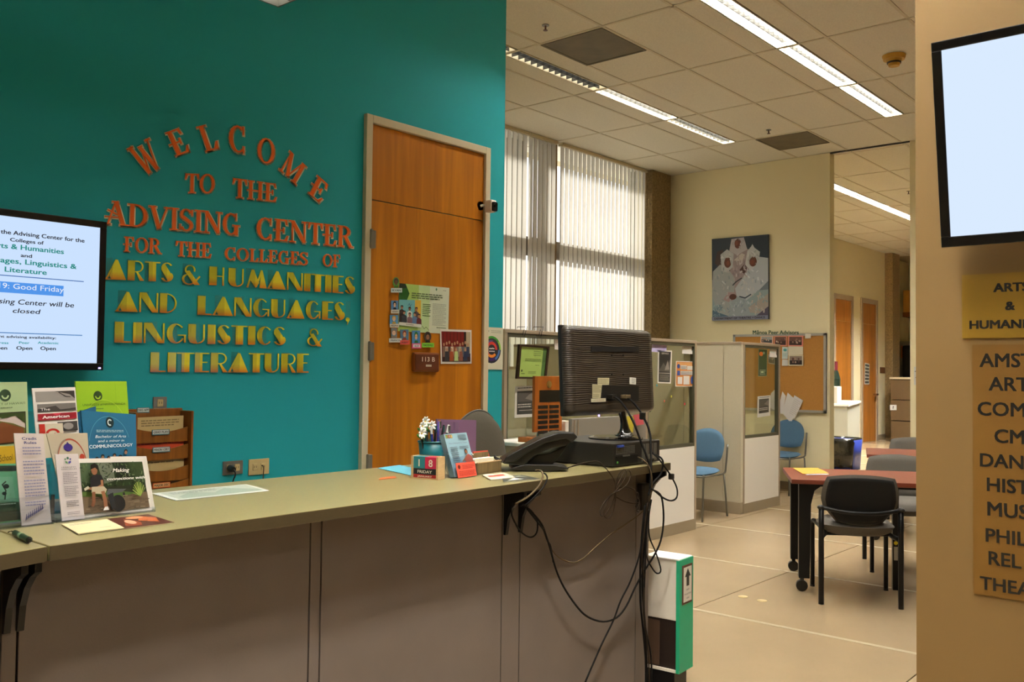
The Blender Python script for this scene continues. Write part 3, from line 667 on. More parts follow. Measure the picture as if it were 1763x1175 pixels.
# ------------------------------------------------------------------ glazed partitions
PY = 4.216
def partition(name, label, x0, x1, y, zt, zg, base=.1, stiles=(), full_dark=True, ext=.05):
    t = thing(name, label, 'partition', ((x0+x1)/2, y, 0)); d = ext
    MB().box((x0, y, .0), (x1, y+d, base)).build('base', 'partition_base', t, bevel=.003)
    MB().box((x0+.003, y+.004, base), (x1-.003, y+d-.004, zg)).build('lower_panel', 'partition_white', t)
    MB().box((x0, y, zt-.028), (x1, y+d, zt)).build('top_rail', 'partition_trim', t, bevel=.004)
    for s_ in (x0, x1-.03)+tuple(stiles):
        MB().box((s_, y+.001, base), (s_+.03, y+d-.001, zt-.026)).build('stile', 'partition_trim', t)
    fr = MB(); xs = sorted([x0+.03]+[s_ for s_ in stiles]+[x1-.03]); prev = x0+.03
    for s_ in list(stiles)+[x1-.03]:
        a, b = prev, s_
        fr.box((a, y+.006, zg), (b, y+d-.006, zg+.03)).box((a, y+.006, zt-.055), (b, y+d-.006, zt-.028)).box((a, y+.006, zg+.03), (a+.018, y+d-.006, zt-.055)).box((b-.018, y+.006, zg+.03), (b, y+d-.006, zt-.055))
        MB().box((a+.018, y+d/2-.003, zg+.03), (b-.018, y+d/2+.003, zt-.055)).build('pane', 'pane_glass', t)
        prev = s_+.03
    fr.build('glazing_frame', 'partition_dark', t)
    return t
pt1 = partition('glazed_partition', 'long glazed cubicle partition behind the monitor, white below and dark framed glass above', 4.84, 7.545, PY, 1.735, .765, stiles=(6.68,))
pt2 = partition('glazed_partition', 'short glazed cubicle partition facing the floor tables, between the two blue chairs', 8.70, 9.575, 4.32, 1.76, .765)
def fabric_partition(label, x, y0, y1, zt, seam):
    t = thing('fabric_partition', label, 'partition', (x, (y0+y1)/2, 0))
    MB().box((x, y0, 0), (x+.055, y1, .12)).build('base', 'partition_base', t, bevel=.003)
    MB().box((x+.004, y0+seam+.004, .12), (x+.05, y1, zt-.028)).build('fabric_panel', 'partition_fabric', t)
    MB().box((x+.003, y0, .12), (x+.052, y0+seam, zt-.028)).build('post', 'partition_fabric', t, bevel=.002)
    MB().box((x, y0, zt-.028), (x+.055, y1, zt)).build('top_rail', 'partition_trim', t, bevel=.004)
    return t
fabric_partition('beige fabric partition wall at right angles behind the first blue chair', 8.64, 4.32, 6.5, 1.76, .2)
fabric_partition('beige fabric partition inside the first cubicle, seen through the glass', 7.49, 4.27, 6.4, 1.72, .05)
t = fabric_partition('beige fabric partition far left behind the framed certificate', 4.90, 4.27, 6.4, 1.72, .05)
t = thing('fabric_partition', 'long beige fabric partition under the blinds, seen through the glass', 'partition', (6.5, 6.2, 0))
MB().box((4.96, 6.2, .12), (7.48, 6.25, 1.45)).build('fabric_panel', 'partition_fabric', t); MB().box((4.96, 6.195, 0), (7.48, 6.255, .12)).build('base', 'partition_base', t); MB().box((4.96, 6.195, 1.45), (7.48, 6.255, 1.48)).build('top_rail', 'partition_trim', t)
t = thing('cubicle_desk', 'pale cubicle desk seen through the glass of the long partition', 'desk', (6.4, 5.6, 0))
MB().box((5.2, 5.3, .72), (7.45, 6.15, .75)).build('top', 'cabinet_white', t); MB().box((5.25, 5.35, 0), (5.3, 6.1, .72)).build('leg', 'partition_metal', t); MB().box((7.35, 5.35, 0), (7.4, 6.1, .72)).build('leg', 'partition_metal', t)
t = thing('cubicle_desk', 'pale cubicle desk seen through the glass of the short partition', 'desk', (10, 5.9, 0))
MB().box((9.0, 5.5, .72), (10.4, 6.3, .75)).build('top', 'cabinet_white', t); MB().box((9.05, 5.55, 0), (9.1, 6.25, .72)).build('leg', 'partition_metal', t); MB().box((10.3, 5.55, 0), (10.35, 6.25, .72)).build('leg', 'partition_metal', t)
t = thing('desk_monitor', 'black desk monitor inside the cubicle, dark behind the lower left glass', 'monitor', (5.6, 5.6, .75))
MB().box((5.28, 5.6, .87), (5.86, 5.64, 1.24), .008).build('display', 'black_plastic', t); MB().box((5.54, 5.62, .75), (5.60, 5.66, .9)).build('neck', 'black_plastic', t); MB().box((5.44, 5.53, .75), (5.70, 5.72, .765)).build('foot', 'black_plastic', t)

# papers on the partition glass (taped on the outside)
def px_sheet(name, ax, val, pts, items, base, label, cat='paper', group=None, **k):
    return sheet(name, pq(ax, val, *pts), items, base, label, cat, group, **k)
G = PY+.019
px_sheet('flyer', 1, G, ((886, 720), (921, 718), (921, 664), (887, 666)), [('r', .1, .1, .98, .84, '#2d2a26'), ('r', .14, .5, .95, .8, '#4c4742'), ('p', [(.5, .6), (.95, .5), (.95, .8), (.7, .72)], '#7a716a'), ('l', .14, .45, .8, .3, 2, '#c9c2b8'), ('r', .2, .22, .95, .235, '#c9c2b8'), ('l', .12, .98, .9, .9, 1, '#555555')], '#d9d3c8', 'black and white flyer taped on the glass left of the plaque', 'flyer')
px_sheet('flyer', 1, G, ((1132, 660), (1155, 661), (1157, 604), (1133, 603)), [('r', .08, .04, .92, .96, '#232222'), ('t', .5, .88, .05, 'SERVICE', '#e6e2d8', {'al': 'c', 'w': .5}), ('p', [(.1, .4), (.4, .62), (.6, .5), (.9, .75), (.9, .36), (.1, .36)], '#55524d'), ('p', [(.5, .4), (.7, .7), (.85, .42)], '#8f8a82'), ('r', .12, .3, .88, .315, '#dad5ca'), ('l', .15, .27, .85, .08, 5, '#9a958a')], '#e9e4d8', 'black and white poster on the right pane of the long partition', 'flyer')
px_sheet('flyer', 1, G, ((1163, 666), (1193.5, 666), (1194.5, 623), (1164, 622)), [('r', .03, .03, .97, .97, '#d88a3c'), ('r', .1, .82, .9, .94, '#e2a866'), ('e', .14, .8, .08, .09, '#2f4f9c'), ('r', .25, .68, .6, .84, '#efe9e0'), ('r', .62, .66, .95, .82, '#efe9e0'), ('r', .07, .44, .22, .62, '#3552a0'), ('r', .25, .46, .93, .62, '#efe9e0'), ('r', .1, .1, .36, .38, '#efe9e0'), ('r', .42, .08, .76, .42, '#efe9e0'), ('e', .9, .26, .07, .16, '#2f4f9c'), ('l', .27, .82, .58, .7, 3, '#8b8b8b'), ('l', .28, .6, .9, .48, 3, '#8b8b8b')], '#f0e8dc', 'orange and blue form taped below the name card on the long partition', 'flyer')
px_sheet('name_card', 1, G, ((1174.5, 609), (1198, 610.5), (1199, 592), (1175, 590.5)), [('t', .12, .5, .14, 'Arianna', '#79bba5', {'w': .42}), ('e', .78, .5, .12, .32, '#3a2118'), ('e', .78, .55, .07, .16, '#d3a787'), ('p', [(.68, .2), (.88, .2), (.82, .38), (.74, .38)], '#dfe4e0')], '#efebe2', 'white name card with a small portrait at the top right of the long partition', 'name card')
px_sheet('poster', 1, G, ((1122, 606), (1147.5, 608), (1148, 585), (1123, 583.5)), [('l', .2, .85, .9, .3, 5, '#b8a8e8')], '#cdc4ee', 'pale violet sheet behind the black and white poster at the top of the glass', 'paper')
px_sheet('paper', 1, G, ((955, 602), (968, 603), (968, 582), (955, 581)), [('l', .1, .8, .9, .3, 3, '#c9b6b0')], '#e2dad0', 'white paper on the glass just left of the monitor top', 'paper')
for (x, y, c, l) in ((1144, 691, '#c46a4a', 'small orange flower sticker'), (1156, 683, '#c9c14a', 'small yellow square sticker'), (1179, 696, '#c94a50', 'small red square sticker'), (1131, 664, '#4a8a94', 'small blue drop sticker')):
    p = hit(x, y, 1, G); MB().cyl(p, p+Vector((0, .001, 0)), .013, n=6 if 'flower' not in l else 5).build('sticker', mat('stick'+c[1:], c, .5), label=l+' on the right pane of the long partition', cat='sticker')
G2 = 4.32+.019
px_sheet('name_card', 1, G2, ((1325, 615), (1341.5, 616), (1342, 600.5), (1325.5, 599.5)), [('t', .1, .5, .12, 'Kaimana', '#8fc4b5', {'w': .42}), ('e', .78, .5, .12, .32, '#3a2118'), ('e', .78, .55, .07, .16, '#d3a787')], '#efebe2', 'white name card with a small portrait on the short partition', 'name card')
px_sheet('poster', 1, G2, ((1305.5, 648.5), (1320, 648), (1321, 602), (1306, 601)), [('r', .03, .02, .97, .98, '#27401e'), ('e', .3, .82, .22, .08, '#d2691e'), ('e', .6, .86, .12, .05, '#8aa890'), ('l', .15, .25, .85, .05, 4, '#b9c7a8'), ('e', .45, .16, .16, .03, '#cfd8bb')], '#8e9c7c', 'narrow dark green poster with an orange bloom on the short partition', 'poster')
px_sheet('flyer', 1, G2, ((1304, 719.5), (1326, 716), (1326.5, 681), (1304.5, 683)), [('r', .1, .18, .88, .86, '#3a3732'), ('r', .14, .5, .84, .82, '#4c4843'), ('p', [(.5, .6), (.85, .5), (.84, .8), (.7, .72)], '#77716a'), ('l', .14, .45, .8, .3, 2, '#c9c2b8'), ('l', .12, .97, .9, .9, 1, '#555555')], '#d9d6ca', 'black and white flyer low on the short partition glass', 'flyer')
# framed certificate hung from the partition by two clips
q = [hit(*p, 1, PY-.02) for p in ((890.5, 652.5), (941, 653), (946.5, 597), (895, 593))]
ct = thing('framed_certificate', 'dark framed green certificate hung with wire clips on the long partition', 'certificate', q[0])
def lerp(a, b, t_): return a+(b-a)*t_
def quad_in(q, m): bl, br, tr, tl = q; f = lambda x, y: lerp(lerp(bl, br, x), lerp(tl, tr, x), y); return [f(m, m*.9), f(1-m, m*.9), f(1-m, 1-m*.9), f(m, 1-m*.9)]
qi = quad_in(q, .065); fr = MB()
for i in range(4):
    j = (i+1) % 4; fr.quadbox([q[i], q[j], qi[j], qi[i]], (0, -1, 0), .02)
fr.build('frame', mat('dark_wood', '#2c1a10', .35), ct)
mt = MB().quadbox([p+Vector((0, .008, 0)) for p in qi], (0, -1, 0), .006).build('certificate_sheet', mat('cert_green', '#a5bf63', .4), ct)
qs = [p+Vector((0, .0078, 0)) for p in qi]
sheet_print(qs, [('r', .86, 0, 1, 1, '#4d6b38'), ('r', 0, 0, .03, 1, '#8fae54'), ('l', .5, .9, .82, .7, 3, '#7f9150'), ('l', .2, .62, .82, .52, 2, '#6b7c3f'), ('l', .6, .42, .76, .38, 1, '#6b7c3f'), ('e', .1, .2, .03, .04, '#33421e'), ('l', .08, .13, .22, .08, 1, '#33421e'), ('l', .35, .2, .65, .1, 2, '#7f9150')], mt)
for x in (906, 934):
    a = hit(x, 566, 1, PY); MB().tube([a+Vector((-.03, .06, -.0)), a+Vector((-.03, .06, .012)), a+Vector((.0, -.008, .012)), a+Vector((-.03, -.008, -.06)), a+Vector((-.05, -.008, -.05)), a+Vector((-.035, -.008, -.01))], .0025, 5, 1).build('wire_clip', 'black_metal', ct)
MB().tube([hit(922, 578, 1, PY-.01), hit(920, 595, 1, PY-.01)], .0015, 5, 1).build('wire', 'black_metal', ct)

# wooden plaque on stand
YP = 3.85
def Pp(x, y): return hit(x, y, 1, YP)
t = thing('award_plaque', 'orange wood award plaque with black name plates on a small stand beside the monitor', 'plaque', Pp(950, 757))
a = Pp(922, 648); b = Pp(920, 745)
x0, x1, z0, z1 = b.x, b.x+.30, b.z, a.z
MB().box((x0, YP, z0), (x1, YP+.022, z1), .004).build('board', 'plaque_wood', t)
x0 += .03
MB().cyl((x0+.12, YP+.002, z1-.055), (x0+.12, YP-.006, z1-.055), .024, n=24).cyl((x0+.12, YP-.006, z1-.055), (x0+.12, YP-.008, z1-.055), .014, n=20).build('medallion', 'brass', t)
MB().box((x0+.02, YP-.002, z1-.175), (x0+.25, YP, z1-.095)).build('title_plate', mat('plate_black', '#14120d', .3), t)
for r in range(6):
    for c in range(2): MB().box((x0+.006+c*.122, YP-.002, z1-.218-r*.034), (x0+.11+c*.122, YP, z1-.196-r*.034)).build('name_plate', 'plate_black', t)
for xx in (x0+.02, x0+.17): MB().cyl((xx, YP+.01, z0-.032), (xx, YP+.01, z0), .012, .006).build('stand_post', 'chrome', t)
MB().box((x0-.08, YP-.06, .9685), (x1+.02, YP+.10, z0-.032), .003).build('base', 'plaque_wood', t)
zc = .968
t = MB().box((x1+.0, YP-.03, zc), (x1+.09, YP+.12, zc+.13), .003).build('paper_box', 'white_card', label='pale grey box on the cabinet between plaque and monitor stand', cat='box')
# grey divider with sticky notes behind the monitor stand
xa = hit(985, 740, 1, 3.6).x; xb = hit(1112, 740, 1, 3.6).x
t = thing('document_tray', 'grey plastic divider behind the monitor stand carrying two sticky notes', 'divider', ((xa+xb)/2, 3.6, 1.0))
zt = hit(1050, 718, 1, 3.6).z
MB().box((xa, 3.6, .8), (xb, 3.63, zt), .003).build('panel', mat('lavender_grey', '#8f8a80', .5), t)
MB().box((xa+.02, 3.595, .8), (xa+.026, 3.6, zt-.01)).build('rib', 'partition_trim', t); MB().box((xa+.06, 3.595, .8), (xa+.066, 3.6, zt-.01)).build('rib', 'partition_trim', t)
px_sheet('sticky_note', 1, 3.59, ((1081, 743), (1090, 745), (1092, 717), (1071, 717)), [], '#d2c33c', 'yellow sticky note on the divider behind the monitor stand', 'sticky note')
px_sheet('sticky_note', 1, 3.588, ((1096, 733), (1109, 731), (1105, 713), (1090, 715)), [], '#d9606a', 'pink sticky note on the divider behind the monitor stand', 'sticky note')

# ------------------------------------------------------------------ computer, monitor, phone on the counter
fL = hit(1057, 806, 2, CZ); pc = thing('desktop_computer', 'flat black desktop computer lying under the monitor, its ports toward the aisle', 'computer', (3.15, 2.2, CZ))
x0, y0 = 2.985, 2.03; x1, y1 = 3.325, 2.40; h = .093
MB().box((x0, y0, CZ+.004), (x1, y1, CZ+h), .004).build('case', 'dark_plastic', pc)
for dx in (.03, .31):
    for dy in (.03, .33): MB().cyl((x0+dx, y0+dy, CZ), (x0+dx, y0+dy, CZ+.005), .01).build('foot', 'black_plastic', pc)
ven = MB()
for r in range(6):
    for c in range(12): ven.box((x0+.016+c*.0112, y0-.0012, CZ+.050+r*.0055), (x0+.025+c*.0112, y0, CZ+.0535+r*.0055))
ven.build('vent_grille', 'grey_metal', pc, kind='stuff')
MB().box((x0+.012, y0-.003, CZ+.008), (x0+.17, y0, CZ+.045), .001).build('port_panel', 'black_metal', pc)
MB().box((x0+.06, y0-.004, CZ+.040), (x0+.11, y0, CZ+.046)).build('ventilation_lip', 'grey_metal', pc)
MB().box((x0+.02, y0-.008, CZ+.078), (x0+.062, y0, CZ+.087), .001).build('latch', mat('blue_latch', '#2b3d80', .4), pc)
MB().box((x0+.016, y0-.006, CZ+.016), (x0+.024, y0-.003, CZ+.024)).build('audio_jack', mat('jack_green', '#4f8a3a', .4), pc)
for i in range(4): MB().box((x0+.2+i*.03, y0-.003, CZ+.012), (x0+.222+i*.03, y0, CZ+.082), .001).build('expansion_slot', 'grey_metal', pc)
MB().box((x0+.245, y0-.006, CZ+.02), (x0+.29, y0-.003, CZ+.038)).build('connector_panel', 'steel_plate', pc)
# monitor seen from behind
YM = 2.20
tl, tr_, br_, bl_ = [hit(*p, 1, YM) for p in ((968, 559), (1119.5, 570), (1117.5, 706), (968, 722))]
x0, x1 = (tl.x+bl_.x)/2, (tr_.x+br_.x)/2; z0, z1 = (bl_.z+br_.z)/2, (tl.z+tr_.z)/2
mo = thing('computer_monitor', 'black monitor seen from behind on a glossy stand, ribbed back with stickers and two cables', 'monitor', ((x0+x1)/2, YM, CZ+.093))
tilt = Matrix.Translation(((x0+x1)/2, YM, (z0+z1)/2)) @ Matrix.Rotation(math.radians(-3), 4, 'X')
mb = MB(); mb.m = tilt; w2, h2 = (x1-x0)/2, (z1-z0)/2; N = 24
# pillow-shaped back shell with finely waved ribs
def rr_pt(u, v, s_): # rounded rectangle param
    return u
rows = 230; cols = 26; g = []
for i in range(rows+1):
    v = -1+2*i/rows; row = []
    for j in range(cols+1):
        u = -1+2*j/cols
        cx = .085; ax = max(0, (abs(u)*w2-(w2-.03))/.03); az = max(0, (abs(v)*h2-(h2-.03))/.03); r = math.hypot(ax, az)
        fx, fz = u*w2, v*h2
        if ax > 0 and az > 0 and r > 0:
            k_ = max(ax, az)/r; fx = math.copysign((w2-.03)+.03*ax*k_, u); fz = math.copysign((h2-.03)+.03*az*k_, v)
        edge = max(ax, az) if not (ax > 0 and az > 0) else min(1, max(ax, az))
        dep = .030*(1-edge**3)
        rib = -.0011*math.sin(v*h2*720+math.sin(u*9+v*3)*1.3+math.sin(u*23)*.6)*(1 if edge < .6 and v > -.78 else 0)
        row.append((fx, -dep-rib, fz))
    g.append(row)
mb.shell(g, -.002); mb.build('back_shell', mat('ribbed_plastic', '#322b24', .32), mo)
mb = MB(); mb.m = tilt; mb.box((-w2, .0, -h2), (w2, .018, h2), .004); mb.build('bezel', 'black_plastic', mo)
mb = MB(); mb.m = tilt; mb.box((-w2+.015, .018, -h2+.02), (w2-.015, .0195, h2-.015)); mb.build('screen', emis('monitor_glow', (.65, .75, 1), .8), mo)
def mpx(px, py, off=-.0335):
    p0 = tilt @ Vector((0, off, 0)); n = (tilt.to_3x3() @ Vector((0, -1, 0))); return hitp(px, py, p0, n)
def onmon(name, pts, items, base, off=-.0338, m=None):
    q = [mpx(x, y, off) for x, y in pts]
    bl, br, tr, tl = q; n = (br-bl).cross(tl-bl)
    o = MB().quadbox(q, n, .001).build(name, m or mat('sticker_'+base[1:], base, .5), mo)
    if items: sheet_print(q, items, o)
    return o
mb = MB(); mb.quadbox([mpx(*p) for p in ((1018, 606), (1100, 606), (1100, 597), (1018, 597))], (0, -1, 0), .002); mb.build('handle_slot', mat('recess_black', '#050404', .6), mo)
onmon('port_recess', ((1038, 690), (1100, 691), (1100, 666), (1036, 664)), [], '#0b0907', -.0332)
onmon('sticker', ((1029, 663), (1048.5, 663), (1049, 651), (1029, 651)), [('l', .05, .9, .95, .1, 4, '#7d7658')], '#bdb38e')
onmon('sticker', ((1020, 686), (1034, 686), (1036.5, 663), (1020, 662)), [('l', .05, .95, .95, .4, 6, '#7d7658'), ('l', .05, .3, .8, .05, 2, '#7d7658')], '#b3a884')
onmon('sticker', ((1018, 693), (1043, 692), (1043, 686), (1018, 687)), [('r', .1+.04*i, .2, .12+.04*i, .8, '#2b2620') for i in range(0, 20, 2)], '#c4bb9c')
onmon('badge', ((1084, 662), (1095, 662.5), (1095, 651), (1084, 650)), [('l', .3, .9, .9, .1, 3, '#8f8f86')], '#d6d2c3')
for x, y in ((1053, 645), (1073, 645), (1053, 612), (1073, 612)):
    p = mpx(x, y, -.031); MB().cyl(p, p+Vector((0, -.003, 0)), .004, n=8).build('screw_hole', 'recess_black', mo)
bz = CZ+.093
bc = Vector(hit(1060, 757, 1, 2.185)); bn = hit(1076, 757, 1, 2.185).x
MB().cyl((bc.x, bc.y, bz), (bc.x, bc.y, bz+.006), .115, n=40).cyl((bc.x, bc.y, bz+.006), (bc.x, bc.y, bz+.012), .112, .09, n=40).build('stand_base', 'gloss_black', mo)
mb = MB(); g = []
prof = [(.066, 0), (.050, .006), (.036, .016), (.027, .030), (.022, .05), (.02, .075), (.024, .1), (.034, .14)]
for (r_, z) in prof:
    sh = -.04*(z/.125)**2
    g.append([(bn+sh+r_*math.cos(a)*1.0, bc.y+(r_*.62)*math.sin(a), bz+.01+z) for a in [2*PI*i/20 for i in range(21)]])
mb.shell(g[::-1], .004); mb.build('stand_neck', 'gloss_black', mo)
p = mpx(1038, 724, -.01); MB().ball((p.x, p.y+.02, z0-.004), .004).build('power_light', emis('violet_led', (.35, .25, 1), 6), mo)
# vga plugs on the monitor
for (x, y) in ((1048, 683), (1072, 683)):
    p = mpx(x, y, -.034); MB().box((p.x-.018, p.y-.03, p.z-.008), (p.x+.018, p.y+.0, p.z+.008), .003).build('plug', 'black_plastic' if x < 1060 else 'cable_tan', mo)
# telephone
ph = thing('telephone', 'black desk telephone seen from behind, tilted on its foot beside the computer', 'telephone', (2.76, 2.28, CZ))
A = hit(866, 799, 2, CZ+.012); B = hit(992, 752, 1, 2.13)
ww = Vector((.70, .714, 0)); P0 = hit(930, 813, 2, CZ); 
def pp(px_, py_, off=0): return hitp(px_, py_, P0-ww*off, ww)
def pprof(name, pts, off, th, m_='black_plastic', bev=.003):
    A_ = [pp(x, y, off) for x, y in pts]; A_ = [Vector((q_.x, q_.y, max(q_.z, CZ+.0005))) for q_ in A_]; n_ = len(A_); B_ = [p+ww*th for p in A_]
    return MB().add(A_+B_, [list(range(n_-1, -1, -1)), list(range(n_, 2*n_))]+[(i, (i+1) % n_, n_+(i+1) % n_, n_+i) for i in range(n_)]).build(name, m_, ph, bevel=bev)
pprof('body', [(867, 799), (866, 795), (900, 775), (934, 757), (962, 747), (985, 748), (988, 756), (975, 768), (950, 772), (920, 785), (900, 803)], 0, .17)
pprof('handset', [(866, 797), (872, 786), (900, 771), (934, 754), (962, 745), (988, 745), (995, 753), (985, 763), (975, 756), (940, 763), (905, 782), (885, 797)], .012, .045, 'black_plastic', .004)
pprof('support', [(925, 784), (948, 780), (978, 766), (965, 785), (952, 799), (960, 806), (915, 808), (905, 800)], -.03, .11)
pprof('foot', [(881, 806), (905, 800), (955, 801), (979, 806), (979, 808.5), (936, 813.5), (881, 809.5)], 0, .13)
cr_ = []
base = hit(872, 797, 2, CZ+.02); e2 = hit(853, 786, 2, CZ+.02)
for i in range(90):
    s_ = i/89; p = base.lerp(e2, s_)+Vector((0, .02*math.sin(s_*3), 0)); a = i*1.0
    cr_.append(p+Vector((.006*math.cos(a), 0, .006*math.sin(a))))
MB().tube(cr_, .0016, 5, 1).build('coiled_cord', 'black_plastic', ph)

# ------------------------------------------------------------------ cables hanging in front of the panel
def K(x, y): return (860+x/2.975, 780+y/2.975)
def cable(label, pts, r, m, crop=K, Y0=1.955, Y1=2.03, cat='cable'):
    n = len(pts); P = []
    for i, p in enumerate(pts):
        y = Y0 if len(p) < 3 else p[2]
        px, py = crop(p[0], p[1]); P.append(hit(px, py, 1, y))
    return MB().tube(P, r, 6, 4).build('cable', m, label=label, cat=cat)
cable('thin black cable looped small under the middle bracket', [(75, 262, 2.04), (60, 275, 2.03), (68, 335, 2.03), (110, 405, 2.03), (158, 433, 2.04), (190, 410, 2.04), (193, 350, 2.04), (165, 300, 2.04), (120, 268, 2.04)], .003, 'cable_black')
cable('long black cable swagged from the middle bracket down and back up to the bundle', [(120, 265, 2.03), (160, 300, 2.03), (215, 365, 2.03), (240, 430, 2.04), (262, 500, 2.04), (290, 600, 2.05), (330, 690, 2.05), (390, 780, 2.05), (450, 840, 2.05), (530, 866, 2.05), (600, 845, 2.05), (650, 785, 2.04), (695, 690, 2.03), (745, 600, 2.02), (790, 530, 2.0), (826, 450, 1.98), (840, 350, 1.97), (836, 260, 1.96), (822, 212, 1.96), (785, 190, 1.96)], .0038, 'cable_black')
cable('second black cable beside the swag near the middle bracket', [(140, 285, 2.02), (190, 350, 2.02), (228, 400, 2.03), (245, 450, 2.035), (262, 480, 2.04), (275, 560, 2.05)], .003, 'cable_black')
cable('thin pale brown cord swagging shallowly across the panel', [(222, 385, 2.03), (240, 440, 2.05), (270, 500, 2.05), (310, 540, 2.06), (375, 563, 2.06), (430, 540, 2.06), (480, 495, 2.05), (560, 425, 2.05), (640, 370, 2.05), (700, 328, 2.04), (745, 285, 2.0), (775, 225, 1.97), (780, 130, 1.955), (765, 70, 1.96), (735, 35, 1.98), (708, 22, 2.02)], .0026, 'cable_tan')
cable('black cable running from the bundle down to the lower left of the panel', [(742, 290, 2.0), (735, 400, 2.0), (715, 530, 2.01), (670, 660, 2.03), (620, 760, 2.04), (583, 860, 2.05), (520, 990, 2.05), (435, 1185, 2.05)], .0035, 'cable_black')
cable('leftmost thick black cable of the vertical bundle', [(745, 270, 1.99), (732, 400, 2.0), (722, 560, 2.02), (722, 760, 2.03), (735, 900, 2.03), (748, 1050, 2.03), (750, 1190, 2.03)], .0045, 'cable_black')
cable('middle thick black cable of the vertical bundle', [(752, 260, 1.985), (748, 420, 2.0), (735, 560, 2.015), (733, 720, 2.025), (745, 880, 2.025), (752, 1040, 2.025), (757, 1190, 2.025)], .0045, 'cable_black')
cable('rightmost black cable of the vertical bundle', [(762, 250, 1.98), (752, 420, 1.99), (745, 600, 2.005), (740, 780, 2.015), (748, 900, 2.015), (776, 1040, 2.015), (779, 1190, 2.015)], .0036, 'cable_black')
cable('grey cable down the vertical bundle', [(758, 255, 1.975), (740, 420, 1.985), (728, 560, 2.0), (742, 650, 2.01), (736, 800, 2.01), (752, 930, 2.01), (764, 1060, 2.01), (768, 1190, 2.01)], .003, 'cable_brown')
cable('black cable looping out to the right of the bundle', [(778, 240, 1.97), (765, 330, 1.98), (768, 430, 1.985), (800, 510, 1.99), (826, 600, 1.99), (805, 618, 1.99), (775, 580, 1.99), (750, 520, 2.0), (748, 440, 2.01)], .0032, 'cable_black')
cable('black cable with a ferrite lump looping off the counter end', [(775, -5, 2.005), (810, 25, 1.97), (845, 70, 1.965), (880, 122, 1.96), (908, 180, 1.96), (908, 228, 1.96), (880, 246, 1.96), (840, 232, 1.96), (800, 200, 1.96), (778, 185, 1.96)], .0036, 'cable_black')
p = hit(*K(880, 122), 1, 1.96); MB().box(p+Vector((-.011, -.009, -.012)), p+Vector((.011, .009, .012)), .004).build('ferrite_bead', 'black_plastic', label='black ferrite lump on the cable off the counter end', cat='ferrite')
cable('black cable behind the ferrite cable at the counter end', [(800, 10, 2.01), (830, 30, 1.975), (838, 60, 1.972), (825, 110, 1.972), (790, 150, 1.972), (775, 175, 1.97)], .004, 'cable_black')
cable('loosely tied coil of thin brown cable on the panel below the computer', [(370, 70, 2.03), (430, 52, 2.0), (500, 45, 1.985), (545, 80, 1.965), (585, 135, 1.96), (600, 170, 1.96), (635, 105, 1.96), (662, 90, 1.96), (672, 115, 1.96), (655, 160, 1.96), (610, 195, 1.965), (570, 215, 1.98), (530, 265, 1.99), (514, 305, 1.99), (528, 325, 1.99), (560, 290, 1.99), (590, 225, 1.98), (596, 165, 1.97), (612, 110, 1.96), (640, 85, 1.96), (650, 110, 1.96), (625, 160, 1.965), (590, 200, 1.975), (560, 235, 1.985), (538, 290, 1.99), (536, 325, 1.99), (556, 337, 1.99), (580, 305, 1.99), (592, 250, 1.98), (595, 200, 1.975)], .0022, 'cable_brown')
cable('thin brown cable from the coil to the small clip', [(598, 228, 1.98), (640, 250, 1.99), (690, 262, 1.99), (718, 255, 1.98), (712, 300, 1.98), (704, 290, 1.98), (716, 250, 1.98), (700, 215, 1.98), (708, 205, 1.98), (714, 240, 1.98)], .0022, 'cable_brown')
cable('thin brown cable arching from the coil over to the clip', [(610, 180, 1.97), (650, 176, 1.975), (690, 192, 1.975), (704, 225, 1.975), (698, 280, 1.98)], .0022, 'cable_brown')
def K6(x, y): return (860+x/3.917, 540+y/3.917)
cable('black monitor cable from the left plug down over the computer', [(740, 562, 2.155), (785, 568, 2.12), (830, 610, 2.09), (870, 670, 2.06), (910, 750, 2.02), (955, 870, 2.0), (990, 960, 1.985), (1015, 1040, 1.975), (1020, 1150, 1.97), (1005, 1230, 1.97)], .0045, 'cable_black', K6)
cable('black monitor cable from the right plug down to the bundle', [(850, 562, 2.155), (890, 590, 2.12), (935, 640, 2.09), (965, 690, 2.06), (1000, 760, 2.03), (1018, 840, 2.01), (1022, 960, 1.99), (1022, 1060, 1.975), (1015, 1180, 1.97)], .0045, 'cable_black', K6)
p = hit(*K6(965, 692), 1, 2.06); MB().box(p+Vector((-.011, -.01, -.015)), p+Vector((.011, .01, .015)), .004).build('ferrite_bead', 'black_plastic', label='black ferrite lump on the right monitor cable', cat='ferrite')
cable('beige cord from the phone over the counter edge to the middle bracket', [(185, 92, 2.04), (205, 90, 2.02), (218, 100, 1.985), (222, 125, 1.968), (205, 165, 1.965), (170, 205, 1.968), (125, 240, 1.975), (80, 262, 2.0)], .0035, 'cable_tan')
cable('black cord beside the beige cord over the counter edge', [(225, 105, 2.02), (238, 112, 1.985), (244, 135, 1.968), (225, 175, 1.965), (180, 225, 1.968), (140, 262, 1.975), (105, 275, 2.0)], .003, 'cable_black')
cable('thin black phone lead across the worktop', [(330, 82, 2.10), (380, 68, 2.10), (440, 52, 2.06), (500, 45, 2.02)], .002, 'cable_black')
p0 = hit(*K(735, 155), 1, PX-.02); q0 = hit(*K(760, 265), 1, PX-.02)
MB().box((p0.x-.02, PX-.035, q0.z-.02), (p0.x+.03, PX-.001, p0.z), .008).build('power_adapter', 'black_plastic', label='black power adapter mounted on the panel behind the cable bundle', cat='adapter')
